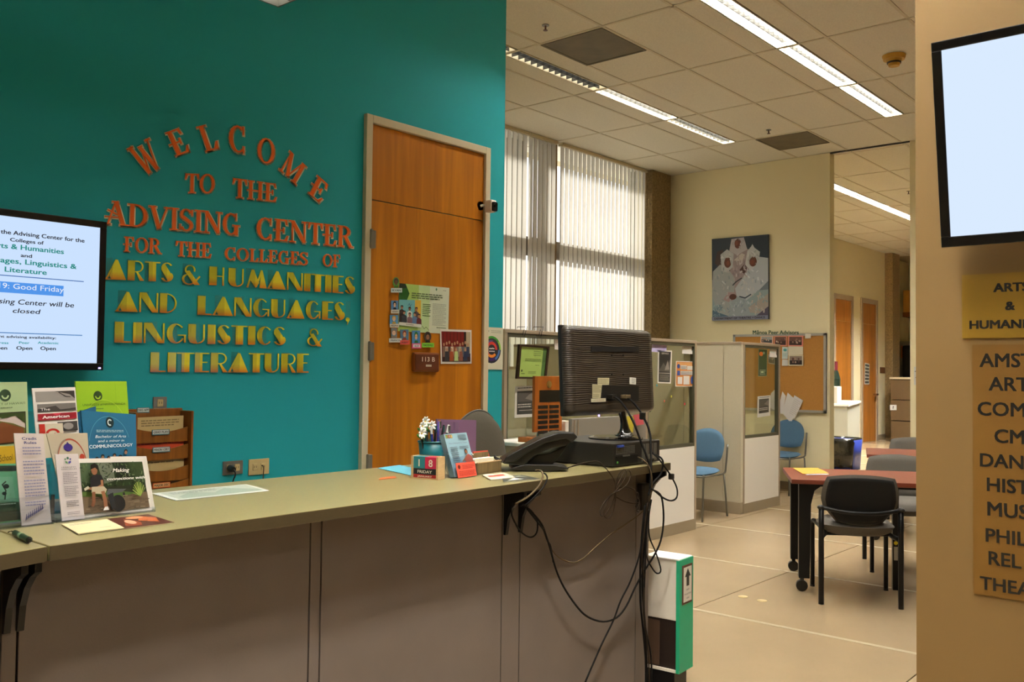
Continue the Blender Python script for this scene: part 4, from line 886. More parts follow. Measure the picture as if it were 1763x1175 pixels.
# ------------------------------------------------------------------ reception desk front: things on the counter
ZT = CZ+.0008
def flat(name, pts, items, base, label, cat='paper', dz=.0015, th=.0012, group=None):
    """a sheet lying on the counter; pts are the four corners as photographed: bl, br, tr, tl"""
    q = [hit(x, y, 2, ZT+dz) for x, y in pts]; bl, br, tr, tl = q
    if (br-bl).cross(tl-bl).z < 0: q = [q[1], q[0], q[3], q[2]]
    return sheet(name, q, items, base, label, cat, group, th=th)
flat('flyer', ((303, 862), (463, 845), (424, 834), (262, 850)), [('r', .05, .08, .97, .92, '#a9b0a0'), ('p', [(.1, .3), (.3, .7), (.5, .4), (.7, .8), (.95, .3), (.95, .1), (.1, .1)], '#8e9a8a'), ('l', .12, .85, .6, .6, 3, '#6f786a')], '#cfd2cb', 'pale printed flyer lying flat on the worktop beside the postcard stand')
flat('blue_paper', ((650, 806), (708, 819), (712, 806), (688, 801)), [], '#5aa9bb', 'light blue paper lying flat beside the pen cup')
flat('orange_paper', ((652, 826), (683, 823), (680, 820), (655, 823)), [], '#cf6a35', 'scrap of orange paper lying left of the calendar', dz=.0012)
flat('card', ((135, 919), (214, 909), (184, 894), (106, 903)), [('l', .1, .9, .6, .75, 2, '#6c7468'), ('l', .55, .3, .8, .2, 1, '#8c8468')], '#c9b98e', 'cream card lying flat in front of the postcard stand', dz=.003, th=.0022, cat='card')
flat('postcard', ((214, 911), (300, 900), (255, 886), (184, 894)), [('r', 0, 0, 1, 1, '#4a1d10'), ('p', [(.1, .2), (.3, .8), (.5, .4), (.4, .1)], '#8a3a1c'), ('p', [(.5, .5), (.7, .9), (.95, .6), (.8, .2)], '#a9552c'), ('e', .55, .8, .2, .12, '#c98a60'), ('e', .3, .45, .1, .2, '#d0a080')], '#c9b98e', 'dark red photo postcard lying flat in front of the postcard stand', cat='postcard')
flat('card', ((845, 826), (887, 822), (868, 814), (830, 818)), [('r', .1, .4, .8, .7, '#a83c2a')], '#d7cbb0', 'small white and red card lying before the card box', dz=.004, th=.003, cat='card')
flat('card', ((868, 830), (930, 825), (898, 818), (862, 822)), [('r', 0, 0, 1, 1, '#2c2f28'), ('p', [(.1, .1), (.4, .6), (.6, .2)], '#c5c5b5'), ('p', [(.5, .7), (.8, .9), (.9, .5)], '#8f9585')], '#d7d2c0', 'black and white photo card lying left of the telephone cord', cat='card')
# --- literature rack at the left: plane per tier
def tier(Y): return lambda *pts: [hit(x, y, 1, Y) for x, y in pts]
def lean(q, back=.02):
    """tops lean back a little, away from the viewer"""
    bl, br, tr, tl = q; d = Vector((0, back, 0)); return [bl, br, tr+d, tl+d]
def bro(name, Y, pts, items, base, label, cat='brochure', th=.004, back=.0):
    q = tier(Y)(*pts); zb = min(q[0].z, q[1].z)
    if zb < CZ+.003:
        for i in (0, 1): q[i].z = max(q[i].z, CZ+.003)
    return sheet(name, q, items, base, label, cat, th=th)
Y1, Y2, Y3, Y4 = 2.272, 2.325, 2.385, 2.445
px = [('r', .03, .06, .965, .93, '#2a3020'),
 ('r', .03, .5, .965, .93, '#26381c'), ('p', [(.03, .93), (.03, .62), (.2, .55), (.3, .93)], '#43573c'), ('p', [(.28, .93), (.34, .55), (.52, .6), (.5, .93)], '#6d7562'), ('p', [(.52, .93), (.55, .6), (.75, .62), (.72, .93)], '#1c2415'), ('p', [(.75, .93), (.8, .5), (.965, .55), (.965, .93)], '#354426'),
 ('r', .03, .06, .965, .36, '#6b5a47'), ('p', [(.03, .36), (.03, .44), (.5, .42), (.8, .36), (.6, .3)], '#4e6a30'), ('p', [(.36, .36), (.6, .39), (.66, .44), (.4, .46)], '#55585a'), ('r', .42, .3, .46, .38, '#2c2c2a'), ('r', .6, .3, .63, .38, '#2c2c2a'),
 # seated reader: torso, head, arm, shorts, legs, book, shoes
 ('p', [(.13, .48), (.14, .68), (.2, .74), (.3, .72), (.33, .62), (.32, .5), (.24, .45)], '#1b1c20'), ('e', .205, .80, .045, .075, '#8a5d42'), ('p', [(.15, .82), (.16, .9), (.22, .93), (.27, .88), (.26, .8), (.22, .85)], '#15120f'),
 ('s', [(.3, .62), (.3, .54), (.2, .48), (.1, .5)], .035, '#9a6a4a'), ('p', [(.14, .42), (.15, .52), (.32, .52), (.36, .46), (.32, .38), (.2, .4)], '#b4a78c'),
 ('s', [(.3, .42), (.32, .28), (.32, .14)], .05, '#8f5f42'), ('s', [(.17, .42), (.16, .26), (.14, .2)], .045, '#7c5139'), ('p', [(.28, .1), (.36, .1), (.35, .16), (.31, .16)], '#dcdcdc'), ('p', [(.05, .46), (.12, .5), (.1, .54), (.04, .5)], '#c9c4b0'),
 ('e', .5, .2, .1, .15, '#181a1c'), ('p', [(.36, .36), (.44, .4), (.46, .12), (.4, .1)], '#22262a')]
for a in range(0, 11):
    an = math.radians(35+a*13); px.append(('s', [(.83, .3), (.83+.11*math.cos(an), .3+.26*math.sin(an))], .012, '#9fae58' if a % 2 else '#6f8a38'))
rq = random.Random(11); fo = []
for _ in range(110):
    x_, y_ = rq.uniform(.05, .94), rq.uniform(.5, .9); a_ = rq.uniform(0, PI); fo.append(('s', [(x_, y_), (x_+.03*math.cos(a_), y_+.05*math.sin(a_))], rq.uniform(.006, .018), rq.choice(['#1c2a14', '#3c5230', '#566a44', '#2a3820', '#6c7a5c', '#141c10'])))
for _ in range(60):
    x_, y_ = rq.uniform(.05, .9), rq.uniform(.08, .34); fo.append(('s', [(x_, y_), (x_+rq.uniform(.03, .09), y_+rq.uniform(-.01, .01))], rq.uniform(.006, .014), rq.choice(['#5a4c3c', '#7c6a55', '#4a3e32', '#8a7a64'])))
k_ = [i for i, e_ in enumerate(px) if e_[0] == 'p' and e_[2] == '#1b1c20'][0]; px = px[:k_]+fo+px[k_:]
px += [('t', .47, .76, .07, 'Making', '#f4f1e8', {'sh': .3, 'w': .24, 'bold': .015}), ('t', .37, .62, .05, 'connections with', '#f4f1e8', {'sh': .3, 'w': .56, 'bold': .02})]
bro('postcard', Y1, ((140, 894), (262, 879), (247, 789), (133, 790.5)), px, '#e4dcd0', 'large white-bordered photo postcard of a seated reader in the clear stand', 'postcard')
bro('postcard', Y1+.012, ((200, 885), (266.5, 876), (252, 786), (190, 787)), [], '#ddd6ca', 'white card behind the photo postcard in the clear stand', 'postcard')
bro('bookmark', Y1-.010, ((107, 900), (145.5, 894.5), (134.5, 782), (95, 783)), [('e', .52, .94, .05, .02, '#3f6a52'), ('p', [(.4, .90), (.5, .885), (.5, .85), (.4, .87)], '#5b8a5a'), ('p', [(.52, .885), (.64, .9), (.64, .87), (.53, .85)], '#4a4aa0'), ('e', .4, .925, .04, .012, '#5b8a5a'), ('e', .62, .925, .04, .012, '#4a4aa0'),
 ('t', .52, .795, .017, 'LEARNING', '#3c3a38', {'al': 'c', 'w': .62}), ('t', .52, .765, .017, 'EMPORIUM', '#3c3a38', {'al': 'c', 'w': .66}), ('l', .22, .73, .85, .55, 7, '#8a8284'), ('l', .22, .52, .85, .36, 6, '#8a8284'), ('l', .25, .3, .8, .2, 4, '#5f5a5c'), ('l', .25, .13, .8, .08, 2, '#8a8284')], '#cfc4c2', 'tall narrow white bookmark with green and purple figures, LEARNING EMPORIUM', 'bookmark')
cr = [('t', .5, .93, .03, 'Credit', '#27306e', {'al': 'c', 'w': .5, 'bold': .01}), ('t', .52, .885, .03, 'Rules', '#27306e', {'al': 'c', 'w': .42, 'bold': .01})]
cr += [('r', .03, .05+.03*i, .97, .0515+.03*i, '#b7a2a2') for i in range(0, 27, 2)]
cr += [('l', .22, .86, .85, .76, 3, '#86829c'), ('l', .2, .71, .9, .54, 5, '#86829c'), ('l', .18, .5, .9, .3, 6, '#86829c'), ('l', .16, .26, .85, .2, 2, '#86829c')]
cr += [('s', [(.12+.07*i, .05+.012*i), (.17+.07*i, .12+.012*i), (.15+.07*i, .06+.012*i), (.2+.07*i, .1+.01*i)], .016, '#2e2f66') for i in range(9)]
bro('card', 2.262, ((37.5, 908.5), (88.5, 902), (74.5, 747), (24, 746.5)), cr, '#c9bbb4', 'tall narrow ruled card with handwritten heading Credit Rules', 'card')
bro('brochure', Y2, ((108, 860), (158, 852), (150.5, 746), (80, 747)), [('a', .52, .42, .42, .5, .05, 20, 160, '#a8452c'), ('a', .5, .42, .42, .5, .05, 100, 178, '#8d7c6a'), ('e', .46, .78, .12, .06, '#3a2a78'), ('p', [(.34, .77), (.46, .87), (.58, .77), (.46, .72)], '#3a2a78'), ('e', .8, .62, .07, .05, '#b5402c')], '#b9ab92', 'cream brochure with an arch line and purple drop behind the bookmark', 'brochure')
bro('brochure', Y2, ((-45, 925), (38, 908), (27, 799), (-55, 800)), [('r', 0, .03, 1, .3, '#24382a'), ('r', 0, .2, 1, .34, '#2f5138'), ('r', 0, .88, 1, .97, '#22302a'), ('r', .5, .36, .9, .78, '#6fa382'), ('s', [(.68, .4), (.72, .55), (.66, .65), (.74, .7)], .03, '#2c3a30'), ('e', .74, .62, .06, .04, '#22302a'), ('e', .68, .5, .05, .03, '#22302a'), ('l', .5, .34, .9, .3, 1, '#9ab8a0')], '#5a9a72', 'mint green brochure with a dark band at the far left of the counter', 'brochure')
bro('flyer', Y2+.012, ((-45, 830), (27, 810), (26, 768), (-50, 771)), [('t', .78, .45, .25, 'School', '#5a4510', {'al': 'c', 'w': .3})], '#b8931c', 'mustard yellow sheet above the mint brochure', 'flyer')
bro('card', Y3-.02, ((72, 790), (112, 786), (108, 729), (67, 731)), [('r', 0, .72, .24, 1, '#b02a1e'), ('a', .55, .7, .3, .16, .35, 10, 170, '#b0281c'), ('a', .8, .72, .2, .1, .3, 180, 330, '#b0281c'), ('e', .5, .55, .2, .07, '#22201c')], '#c9bda4', 'small cream card with a red curl in front of the red titled brochure', 'card')
bro('brochure', Y3, ((66, 790), (139, 782), (129.5, 667), (55, 669)), [('r', .06, .80, .97, .95, '#8b8580'), ('p', [(.5, .95), (.97, .95), (.97, .83), (.85, .9)], '#2e2a28'), ('s', [(.6, .93), (.75, .87), (.86, .86)], .02, '#2e2a28'), ('r', .08, .66, .97, .77, '#6f6a66'), ('p', [(.08, .7), (.3, .72), (.5, .74), (.6, .68), (.97, .7), (.97, .66), (.08, .66)], '#36312f'), ('t', .14, .675, .04, 'The', '#e8e4dc', {'w': .22}),
 ('r', .07, .535, .97, .63, '#8e1524'), ('p', [(.4, .63), (.5, .59), (.62, .63)], '#d03a4a'), ('t', .17, .56, .045, 'American', '#f0ece6', {'w': .62, 'bold': .02}), ('r', .5, .36, .97, .5, '#3d3836'), ('e', .75, .43, .12, .05, '#8b8580')], '#d8d0c8', 'white brochure with grey photos and a red band reading American', 'brochure')
bro('folder', Y3-.005, ((150, 812), (235, 800), (234, 714), (139.5, 707)), [('a', .48, .35, .4, .58, .02, 20, 165, '#4f8fa6'), ('e', .5, .82, .075, .1, '#10282c'), ('a', .5, .82, .045, .06, .4, 40, 300, '#d5dcd6'), ('l', .24, .69, .75, .64, 2, '#a9c6cc'), ('t', .5, .545, .05, 'Bachelor of Arts', '#e8ecea', {'al': 'c', 'sh': .25, 'w': .58}), ('t', .5, .47, .045, 'and a minor in', '#e8ecea', {'al': 'c', 'sh': .25, 'w': .5}), ('t', .5, .37, .06, 'COMMUNICOLOGY', '#e8ecea', {'al': 'c', 'w': .84, 'bold': .015})]
 + [('e', .2+.115*i, .17+.035*(i % 2)+(.06 if i == 5 else 0), .032, .042, ['#6b4632', '#8a5f45', '#7b4f38', '#9b6e52', '#7c553e', '#8a5f45'][i]) for i in range(6)]+[('e', .2+.115*i, .19+.035*(i % 2)+(.06 if i == 5 else 0), .036, .036, '#1c1512') for i in range(6)]+[('e', .2+.115*i, .165+.035*(i % 2)+(.06 if i == 5 else 0), .026, .034, '#9b6e52') for i in range(6)]+[('p', [(.12, 0), (.15, .12), (.5, .14), (.86, .13), (.9, 0)], '#5a3a3c')], '#1f6385', 'blue folder with a round emblem reading COMMUNICOLOGY', 'folder', .008)
bro('folder', Y4-.02, ((133, 812), (170, 806), (165, 700), (129, 712)), [], '#1b5676', 'second blue folder edge behind the blue titled folder', 'folder')
bro('folder', Y4, ((138, 820), (228, 806), (218, 657), (130, 657)), [('e', .41, .84, .085, .055, '#27401a'), ('a', .41, .84, .055, .035, .4, 180, 360, '#a4c437'), ('t', .42, .735, .025, "UNIVERSITY of HAWAI'I", '#3c5a20', {'al': 'c', 'w': .62}), ('t', .84, .735, .025, 'MANOA', '#3c5a20', {'al': 'c', 'w': .2}), ('l', .3, .71, .5, .69, 1, '#4c6a26'), ('r', .755, .0, .76, 1, '#7a9e1c'), ('a', .5, .45, .44, .35, .02, 0, 180, '#a4c437')], '#8fb51e', 'lime green folder with a dark round emblem standing highest in the rack', 'folder', .008)
bro('brochure', Y3, ((-40, 830), (51.5, 815), (46.5, 658), (-45, 659)), [('e', .57, .86, .11, .065, '#243c26'), ('a', .57, .86, .07, .04, .4, 180, 360, '#a9bb8c'), ('t', .52, .76, .025, "UNIVERSITY of HAWAI'I", '#4a5a3c', {'al': 'c', 'w': .85}), ('l', .4, .74, .7, .72, 1, '#5a6a4a'), ('r', .05, .35, .95, .68, '#2a2418'), ('r', .08, .36, .93, .67, '#b8a8a0'), ('p', [(.08, .36), (.93, .36), (.93, .5), (.7, .56), (.4, .6), (.08, .5)], '#5b5a24'), ('p', [(.1, .36), (.1, .5), (.5, .58), (.9, .5), (.9, .36)], '#6e3c1c'), ('p', [(.3, .67), (.5, .62), (.75, .64), (.93, .55), (.93, .67)], '#32401a'), ('r', 0, 0, 1, .27, '#9aab7c')], '#9db083', 'sage green brochure with a framed house photo at the left edge', 'brochure')
# clear acrylic holders
def holder(label, x0p, x1p, Y, ztop, zt2, depth=.05):
    a = hit(x0p[0], x0p[1], 1, Y); b = hit(x1p[0], x1p[1], 1, Y); ac = 'clear_acrylic'
    t = thing('brochure_holder', label, 'holder', ((a.x+b.x)/2, Y, CZ))
    x0, x1 = a.x, b.x
    MB().box((x0, Y+depth, CZ+.001), (x1, Y+depth+.0025, CZ+ztop)).build('back_plate', ac, t)
    MB().box((x0, Y-.004, CZ+.003), (x1, Y-.0015, CZ+zt2)).build('front_lip', ac, t)
    MB().box((x0, Y-.004, CZ+.001), (x0+.0025, Y+depth, CZ+zt2)).build('side', ac, t); MB().box((x1-.0025, Y-.004, CZ+.001), (x1, Y+depth, CZ+zt2)).build('side', ac, t)
    MB().box((x0, Y-.004, CZ+.0005), (x1, Y+depth, CZ+.0028)).build('base', ac, t); return t
holder('clear acrylic stand holding the large photo postcard', (96, 900), (267, 878), Y1-.014, .12, .012, .03)
holder('clear acrylic pocket holding the ruled Credit Rules card', (-40, 915), (92, 902), 2.250, .14, .07, .025)
holder('tall clear acrylic rack behind the green and white brochures', (48, 840), (140, 825), Y3+.01, .26, .14, .035)
holder('clear acrylic rack behind the blue and lime folders', (128, 840), (243, 815), Y4-.05, .19, .12, .065)
# small green beaded roll
t = thing('beaded_pen', 'small dark green beaded pen lying over the worktop seam', 'pen', hit(42, 925, 2, CZ))
a, b = hit(26, 918, 2, CZ+.008), hit(50, 930, 2, CZ+.008)
MB().cyl(a, b, .0065, n=14).build('barrel', mat('dark_green', '#17301a', .5, noise=.5, nscale=300), t)
MB().cyl(a.lerp(b, .38), a.lerp(b, .52), .0070, n=14).build('band', mat('pale_green', '#7d9470', .5), t)
MB().cyl(b, b+(b-a).normalized()*.006, .006, .003).build('tip', 'black_plastic', t)
MB().tube([a, hit(20, 915, 2, CZ+.002), hit(14, 917, 2, CZ+.002)], .0012, 5, 2).build('cord', 'cable_brown', t)
# perpetual block calendar
YC = 2.26
q = [hit(x, y, 1, YC) for x, y in ((707, 823), (755, 824), (760, 789), (707, 789))]
A = hit(707.5, 824, 2, CZ); B = hit(754, 827.5, 2, CZ); wd_ = (B-A); wd_.z = 0; Wc = wd_.length; ux = wd_.normalized(); n = Vector((ux.y, -ux.x, 0))
if n.y > 0: n = -n
cal = thing('block_calendar', 'wooden block calendar showing 18 FRIDAY JANUARY on the worktop', 'calendar', (A+B)/2)
Hc = .078; dp = .045
def cb_(x0, x1, z0, z1, d0=0, d1=dp):
    a = A+ux*x0-n*d0; b = A+ux*x1-n*d0; c = A+ux*x1-n*d1; d = A+ux*x0-n*d1
    return MB().add([a+Vector((0, 0, z0)), b+Vector((0, 0, z0)), c+Vector((0, 0, z0)), d+Vector((0, 0, z0)), a+Vector((0, 0, z1)), b+Vector((0, 0, z1)), c+Vector((0, 0, z1)), d+Vector((0, 0, z1))], [(0, 3, 2, 1), (4, 5, 6, 7), (0, 1, 5, 4), (1, 2, 6, 5), (2, 3, 7, 6), (3, 0, 4, 7)])
def cface(x0, x1, z0, z1, items, parent, d0): sheet_print([A+ux*x0-n*d0+Vector((0, 0, z0)), A+ux*x1-n*d0+Vector((0, 0, z0)), A+ux*x1-n*d0+Vector((0, 0, z1)), A+ux*x0-n*d0+Vector((0, 0, z1))], items, parent)
w_ = .008
cb_(0, w_, 0, Hc).build('side', 'light_wood', cal); cb_(Wc-w_, Wc, 0, Hc).build('side', 'light_wood', cal); cb_(w_, Wc-w_, 0, .004).build('tray', 'light_wood', cal); cb_(w_, Wc-w_, 0, Hc, dp-.004, dp).build('back', 'light_wood', cal)
xm = Wc/2
for x0, x1, z0, z1, c, tx_, hh, nm_ in ((w_, xm, Hc*.46, Hc-.002, '#2b7c84', '1', .62, 'day_block'), (xm, Wc-w_, Hc*.46, Hc-.002, '#c01f4a', '8', .62, 'day_block'), (w_, Wc-w_, Hc*.2, Hc*.46, '#16181c', 'FRIDAY', .5, 'weekday_block'), (w_, Wc-w_, .004, Hc*.2, '#a31c1c', 'JANUARY', .5, 'month_block')):
    o = cb_(x0+.0005, x1-.0005, z0+.0005, z1, .002, dp-.005).build(nm_, mat('block_'+c[1:], c, .5), cal)
    cface(x0, x1, z0, z1, [('t', .5, .5-hh/2, hh, tx_, '#e8dfc8', {'al': 'c', 'bold': .015, **({'w': .62} if len(tx_) > 1 else {})})], o, .0018)
# teal pen cup with pens and silk flowers
cc = Vector(hit(735, 806, 2, CZ)); cc.z = 0; cc = Vector((2.385, 2.42, 0))
cup = thing('pen_cup', 'teal plastic pen cup behind the calendar', 'cup', (cc.x, cc.y, CZ)); rt_, rb_ = .056, .044; hz = .112
g = [[(cc.x+r*math.cos(a), cc.y+r*math.sin(a), CZ+z) for a in [2*PI*i/32 for i in range(33)]] for r, z in ((rt_, hz), (rb_, .002))]
MB().shell(g, .0025).build('wall', 'teal_plastic', cup); MB().cyl((cc.x, cc.y, CZ), (cc.x, cc.y, CZ+.004), rb_, n=32).build('bottom', 'teal_plastic', cup)
MB().tube([(cc.x+rt_*math.cos(a), cc.y+rt_*math.sin(a), CZ+hz) for a in [2*PI*i/24 for i in range(25)]], .0032, 6, 1).build('rim', 'teal_plastic', cup)
pens = [(-.035, .0, -.062, .15, 'black_plastic', 'black pen leaning left among the flowers', '#111111'), (-.02, -.02, -.02, .165, 'blue_plastic', 'blue pen with white cap in the cup', '#dddddd'), (-.005, .01, -.045, .16, 'grey_metal', 'silver pen leaning left in the cup', '#cccccc'), (.005, -.02, .0, .18, 'pen_violet', 'violet capped pen upright in the middle of the cup', '#5a48a0'), (.015, .015, .018, .165, 'black_plastic', 'black pen standing upright in the cup', '#222222'),
        (.02, -.01, .04, .165, 'black_plastic', 'black pen leaning right in the cup', '#222222'), (.025, .02, .045, .18, 'pen_orange', 'orange pencil in the cup', '#c8742a'), (.03, -.015, .062, .165, 'pen_green', 'dark green pen with a pale cap leaning right', '#d8d8cc'), (.0, .03, .03, .155, 'pen_brown', 'brown pencil behind the pens', '#6a3a1c'), (-.025, .02, -.005, .15, 'pen_teal', 'teal pen behind the silver pen', '#2a8aa0')]
mat('pen_violet', '#3c3484', .35); mat('pen_orange', '#c0661e', .5); mat('pen_green', '#18301e', .4); mat('pen_brown', '#5a3214', .5); mat('pen_teal', '#1f7488', .4)
for dx, dy, tx_, L_, m_, lab, cap in pens:
    a = Vector((cc.x+dx*.7, cc.y+dy*.7, CZ+.006)); b = Vector((cc.x+dx+tx_*.55, cc.y+dy, CZ+.006+L_))
    t = thing('pen', lab, 'pen', a); MB().cyl(a, a.lerp(b, .82), .0048, n=10).build('barrel', m_, t)
    MB().cyl(a.lerp(b, .82), b, .0052, .0042, n=10).build('cap', mat('cap'+cap[1:], cap, .4), t)
    MB().box(a.lerp(b, .84)+Vector((-.001, -.0085, 0)), b+Vector((.001, -.005, -.003))).build('clip', 'chrome', t)
for i, (dx, dy, h_) in enumerate(((-.062, .0, .17), (-.075, -.01, .145), (-.03, .02, .185), (-.022, -.005, .17))):
    a = Vector((cc.x-.02, cc.y+.01, CZ+.01)); b = Vector((cc.x+dx, cc.y+dy, CZ+h_))
    t = thing('silk_flower', ['white silk flower at the left of the pen cup', 'lowest white silk flower hanging over the cup rim', 'tallest white silk flower in the pen cup', 'white silk flower beside the blue pen'][i], 'flower', a)
    MB().tube([a, a.lerp(b, .6)+Vector((.005, 0, .01)), b], .0016, 5, 3).build('stem', 'leaf_green', t)
    for k in range(8):
        an = k*PI/4+i; mb = MB(); mb.m = Matrix.Translation(b) @ Matrix.Rotation(an, 4, 'Y') @ Matrix.Rotation(.5, 4, 'X')
        mb.ball((.0, 0, .011), .0055, .003, .012, 8, 5).build('petal', 'petal_white', t)
    MB().ball(b+Vector((0, -.004, 0)), .004).build('flower_centre', mat('centre_yellow', '#c9a43a', .6), t)
    for k in (-1, 1):
        mb = MB(); mb.m = Matrix.Translation(a.lerp(b, .86)) @ Matrix.Rotation(k*1.0, 4, 'Y'); mb.ball((0, 0, .014), .006, .0018, .016, 8, 5).build('leaf', 'leaf_green', t)
# purple folder behind, clear frame, brochure holder with blue leaflets
q = [hit(x, y, 1, 2.60) for x, y in ((750, 803), (819, 803), (820, 724), (752, 722))]
for i in (0, 1): q[i].z = CZ+.001
sheet('folder', q, [], '#74526a', 'purple folder standing behind the leaflet holder', 'folder', th=.006)
q = [hit(x, y, 1, 2.52) for x, y in ((752, 806), (790, 808), (789, 727), (755, 726))]
for i in (0, 1): q[i].z = CZ+.001
t = sheet('sign_holder', q, None, '#ffffff', 'empty clear acrylic sign holder in front of the purple folder', 'sign holder', th=.002, material=M('clear_acrylic'))
A = hit(785, 825, 2, CZ); B = hit(823, 820, 2, CZ); u = (B-A); u.z = 0; Wl = u.length; u.normalize(); nn = Vector((u.y, -u.x, 0)); nn = nn if nn.y < 0 else -nn
p0 = A.copy(); nt_ = (nn+Vector((0, 0, .28))).normalized()
def LP(x, y): return hitp(x, y, A-nn*.004, nt_)
q = [LP(783, 822), LP(821, 817), LP(803, 745), LP(764, 748)]
lh = thing('leaflet_holder', 'clear acrylic holder leaning back with blue leaflets and a red card', 'holder', A)
MB().quadbox([p-nt_*.03 for p in q], nt_, .0025).build('back_plate', 'clear_acrylic', lh)
qf = [lerp(q[0], q[3], -.03)+nt_*.006, lerp(q[1], q[2], -.03)+nt_*.006, lerp(q[1], q[2], .48)+nt_*.006, lerp(q[0], q[3], .42)+nt_*.006]
MB().quadbox(qf, nt_, .002).build('front_pocket', 'clear_acrylic', lh)
MB().quadbox([q[0]-nt_*.03, q[0]+nt_*.006, lerp(q[0], q[3], .45)+nt_*.006, q[3]-nt_*.03], u, .002).build('side', 'clear_acrylic', lh)
MB().quadbox([q[1]+nt_*.006, q[1]-nt_*.03, q[2]-nt_*.03, lerp(q[1], q[2], .45)+nt_*.006], u, .002).build('side', 'clear_acrylic', lh)
it = [('r', .04, .895, .13, .975, '#6f7a2a'), ('r', .14, .895, .23, .975, '#8a3a28'), ('r', .24, .895, .33, .975, '#9a7f2a'), ('t', .06, .91, .045, 'I', '#efe9d0', {}), ('t', .165, .91, .045, 'T', '#efe9d0', {'w': .05}), ('t', .27, .91, .045, 'S', '#efe9d0', {'w': .05}), ('l', .55, .97, .92, .82, 5, '#5f6c74'), ('t', .5, .76, .022, 'New Adventures Await', '#5a3a58', {'al': 'c', 'w': .8}), ('l', .1, .7, .42, .3, 9, '#5f6c74'), ('l', .5, .7, .9, .62, 2, '#5f6c74'), ('p', [(.6, .34), (.66, .3), (.98, .3), (.95, .44), (.8, .5), (.7, .44)], '#b0584a'), ('e', .74, .56, .065, .06, '#2a1a14'), ('e', .745, .55, .045, .042, '#a06a48'), ('s', [(.72, .46), (.6, .38), (.5, .34)], .04, '#a06a48')]
sheet('leaflet', q, it, '#84a3ad', 'pale blue leaflet with a portrait in the leaning clear holder', 'leaflet', th=.022)
q2 = [hitp(x, y, A+nn*.010, nt_) for x, y in ((789, 824), (821, 819), (817, 795), (784.5, 798))]
sheet('card', q2, [('e', .14, .72, .07, .14, '#5a1a14'), ('l', .3, .85, .95, .55, 3, '#8a2a20'), ('l', .08, .45, .95, .1, 4, '#8a2a20')], '#d9523c', 'red card in the front pocket of the leaflet holder', 'card')
q = [hit(x, y, 1, 2.33) for x, y in ((820, 806), (847, 800), (840, 776), (815, 778))]
sheet('card', q, [('e', .1, .5, .06, .16, '#5a1a14'), ('l', .3, .85, .95, .55, 3, '#8a2a20'), ('l', .2, .45, .95, .1, 4, '#8a2a20')], '#d9523c', 'red card standing in the wooden card box', 'card', th=.004)
A = hit(822, 818, 2, CZ); B = hit(863, 812, 2, CZ); u = (B-A).normalized(); nn = Vector((-u.y, u.x, 0)); nn = nn if nn.y > 0 else -nn
t = thing('card_box', 'small open wooden card box beside the leaflet holder', 'box', A); W_ = (B-A).length; hb = .040
def bx_(x0, x1, d0, d1, z0, z1): 
    P = [A+u*x0+nn*d0, A+u*x1+nn*d0, A+u*x1+nn*d1, A+u*x0+nn*d1]
    return MB().add([p+Vector((0, 0, z0)) for p in P]+[p+Vector((0, 0, z1)) for p in P], [(0, 3, 2, 1), (4, 5, 6, 7), (0, 1, 5, 4), (1, 2, 6, 5), (2, 3, 7, 6), (3, 0, 4, 7)])
wk = mat('dark_box_wood', '#6e5a38', .6, noise=.25, nscale=8, stretch=(14, 14, 1))
bx_(0, W_, 0, .004, 0, hb).build('front', wk, t); bx_(0, W_, .06, .064, 0, hb+.03).build('back', wk, t); bx_(0, .004, .004, .06, 0, hb).build('side', wk, t); bx_(W_-.004, W_, .004, .06, 0, hb).build('side', wk, t); bx_(0, W_, 0, .06, 0, .004).build('bottom', wk, t)
bx_(0, W_, -.001, .005, hb, hb+.003).build('lip', 'light_wood', t)
bx_(.008, W_-.008, .03, .055, .004, hb+.012).build('index_card', 'cream_paper', label='stack of cream cards inside the wooden card box', cat='card')

# ------------------------------------------------------------------ wall things behind the counter
# wooden file rack on the teal wall
YR = D-.10
a = hit(237, 703, 1, YR); b = hit(330, 707, 1, YR); zb = .86
rk = thing('file_rack', 'wooden wall file rack with curved pockets and labelled forms behind the brochures', 'rack', ((a.x+b.x)/2, D-.05, zb))
x0, x1 = a.x-.02, b.x; zt = (a.z+b.z)/2
MB().box((x0, D-.02, zb), (x1, D-.001, zt), .004).build('back_board', 'rack_wood', rk)
for xx in (x0, x1-.012): MB().box((xx, YR-.02, zb), (xx+.012, D-.02, zt-.01), .003).build('side', 'rack_wood', rk)
def rz(py): return hit(281, py, 1, YR-.02).z
labs = [('DEG APP', (252, 707), '#c9ccc4', '#3a6a72', None), ('GRAD PLAN', (281, 745), '#c9ccc4', '#3a6a72', ('#bda36a', 718, 'tan forms in the top pocket of the file rack')), ('MINOR/ CERT', (281, 775), '#c9ccc4', '#3a6a72', ('#c9451c', 750, 'orange-red forms in the second pocket of the file rack')), (None, (281, 812), '', '', ('#bda36a', 780, 'tan forms in the third pocket of the file rack')), ('MAJOR DEC', (279, 836), '#d8a06a', '#c2511c', ('#8a6a3a', 822, 'brown forms in the lowest pocket of the file rack'))]
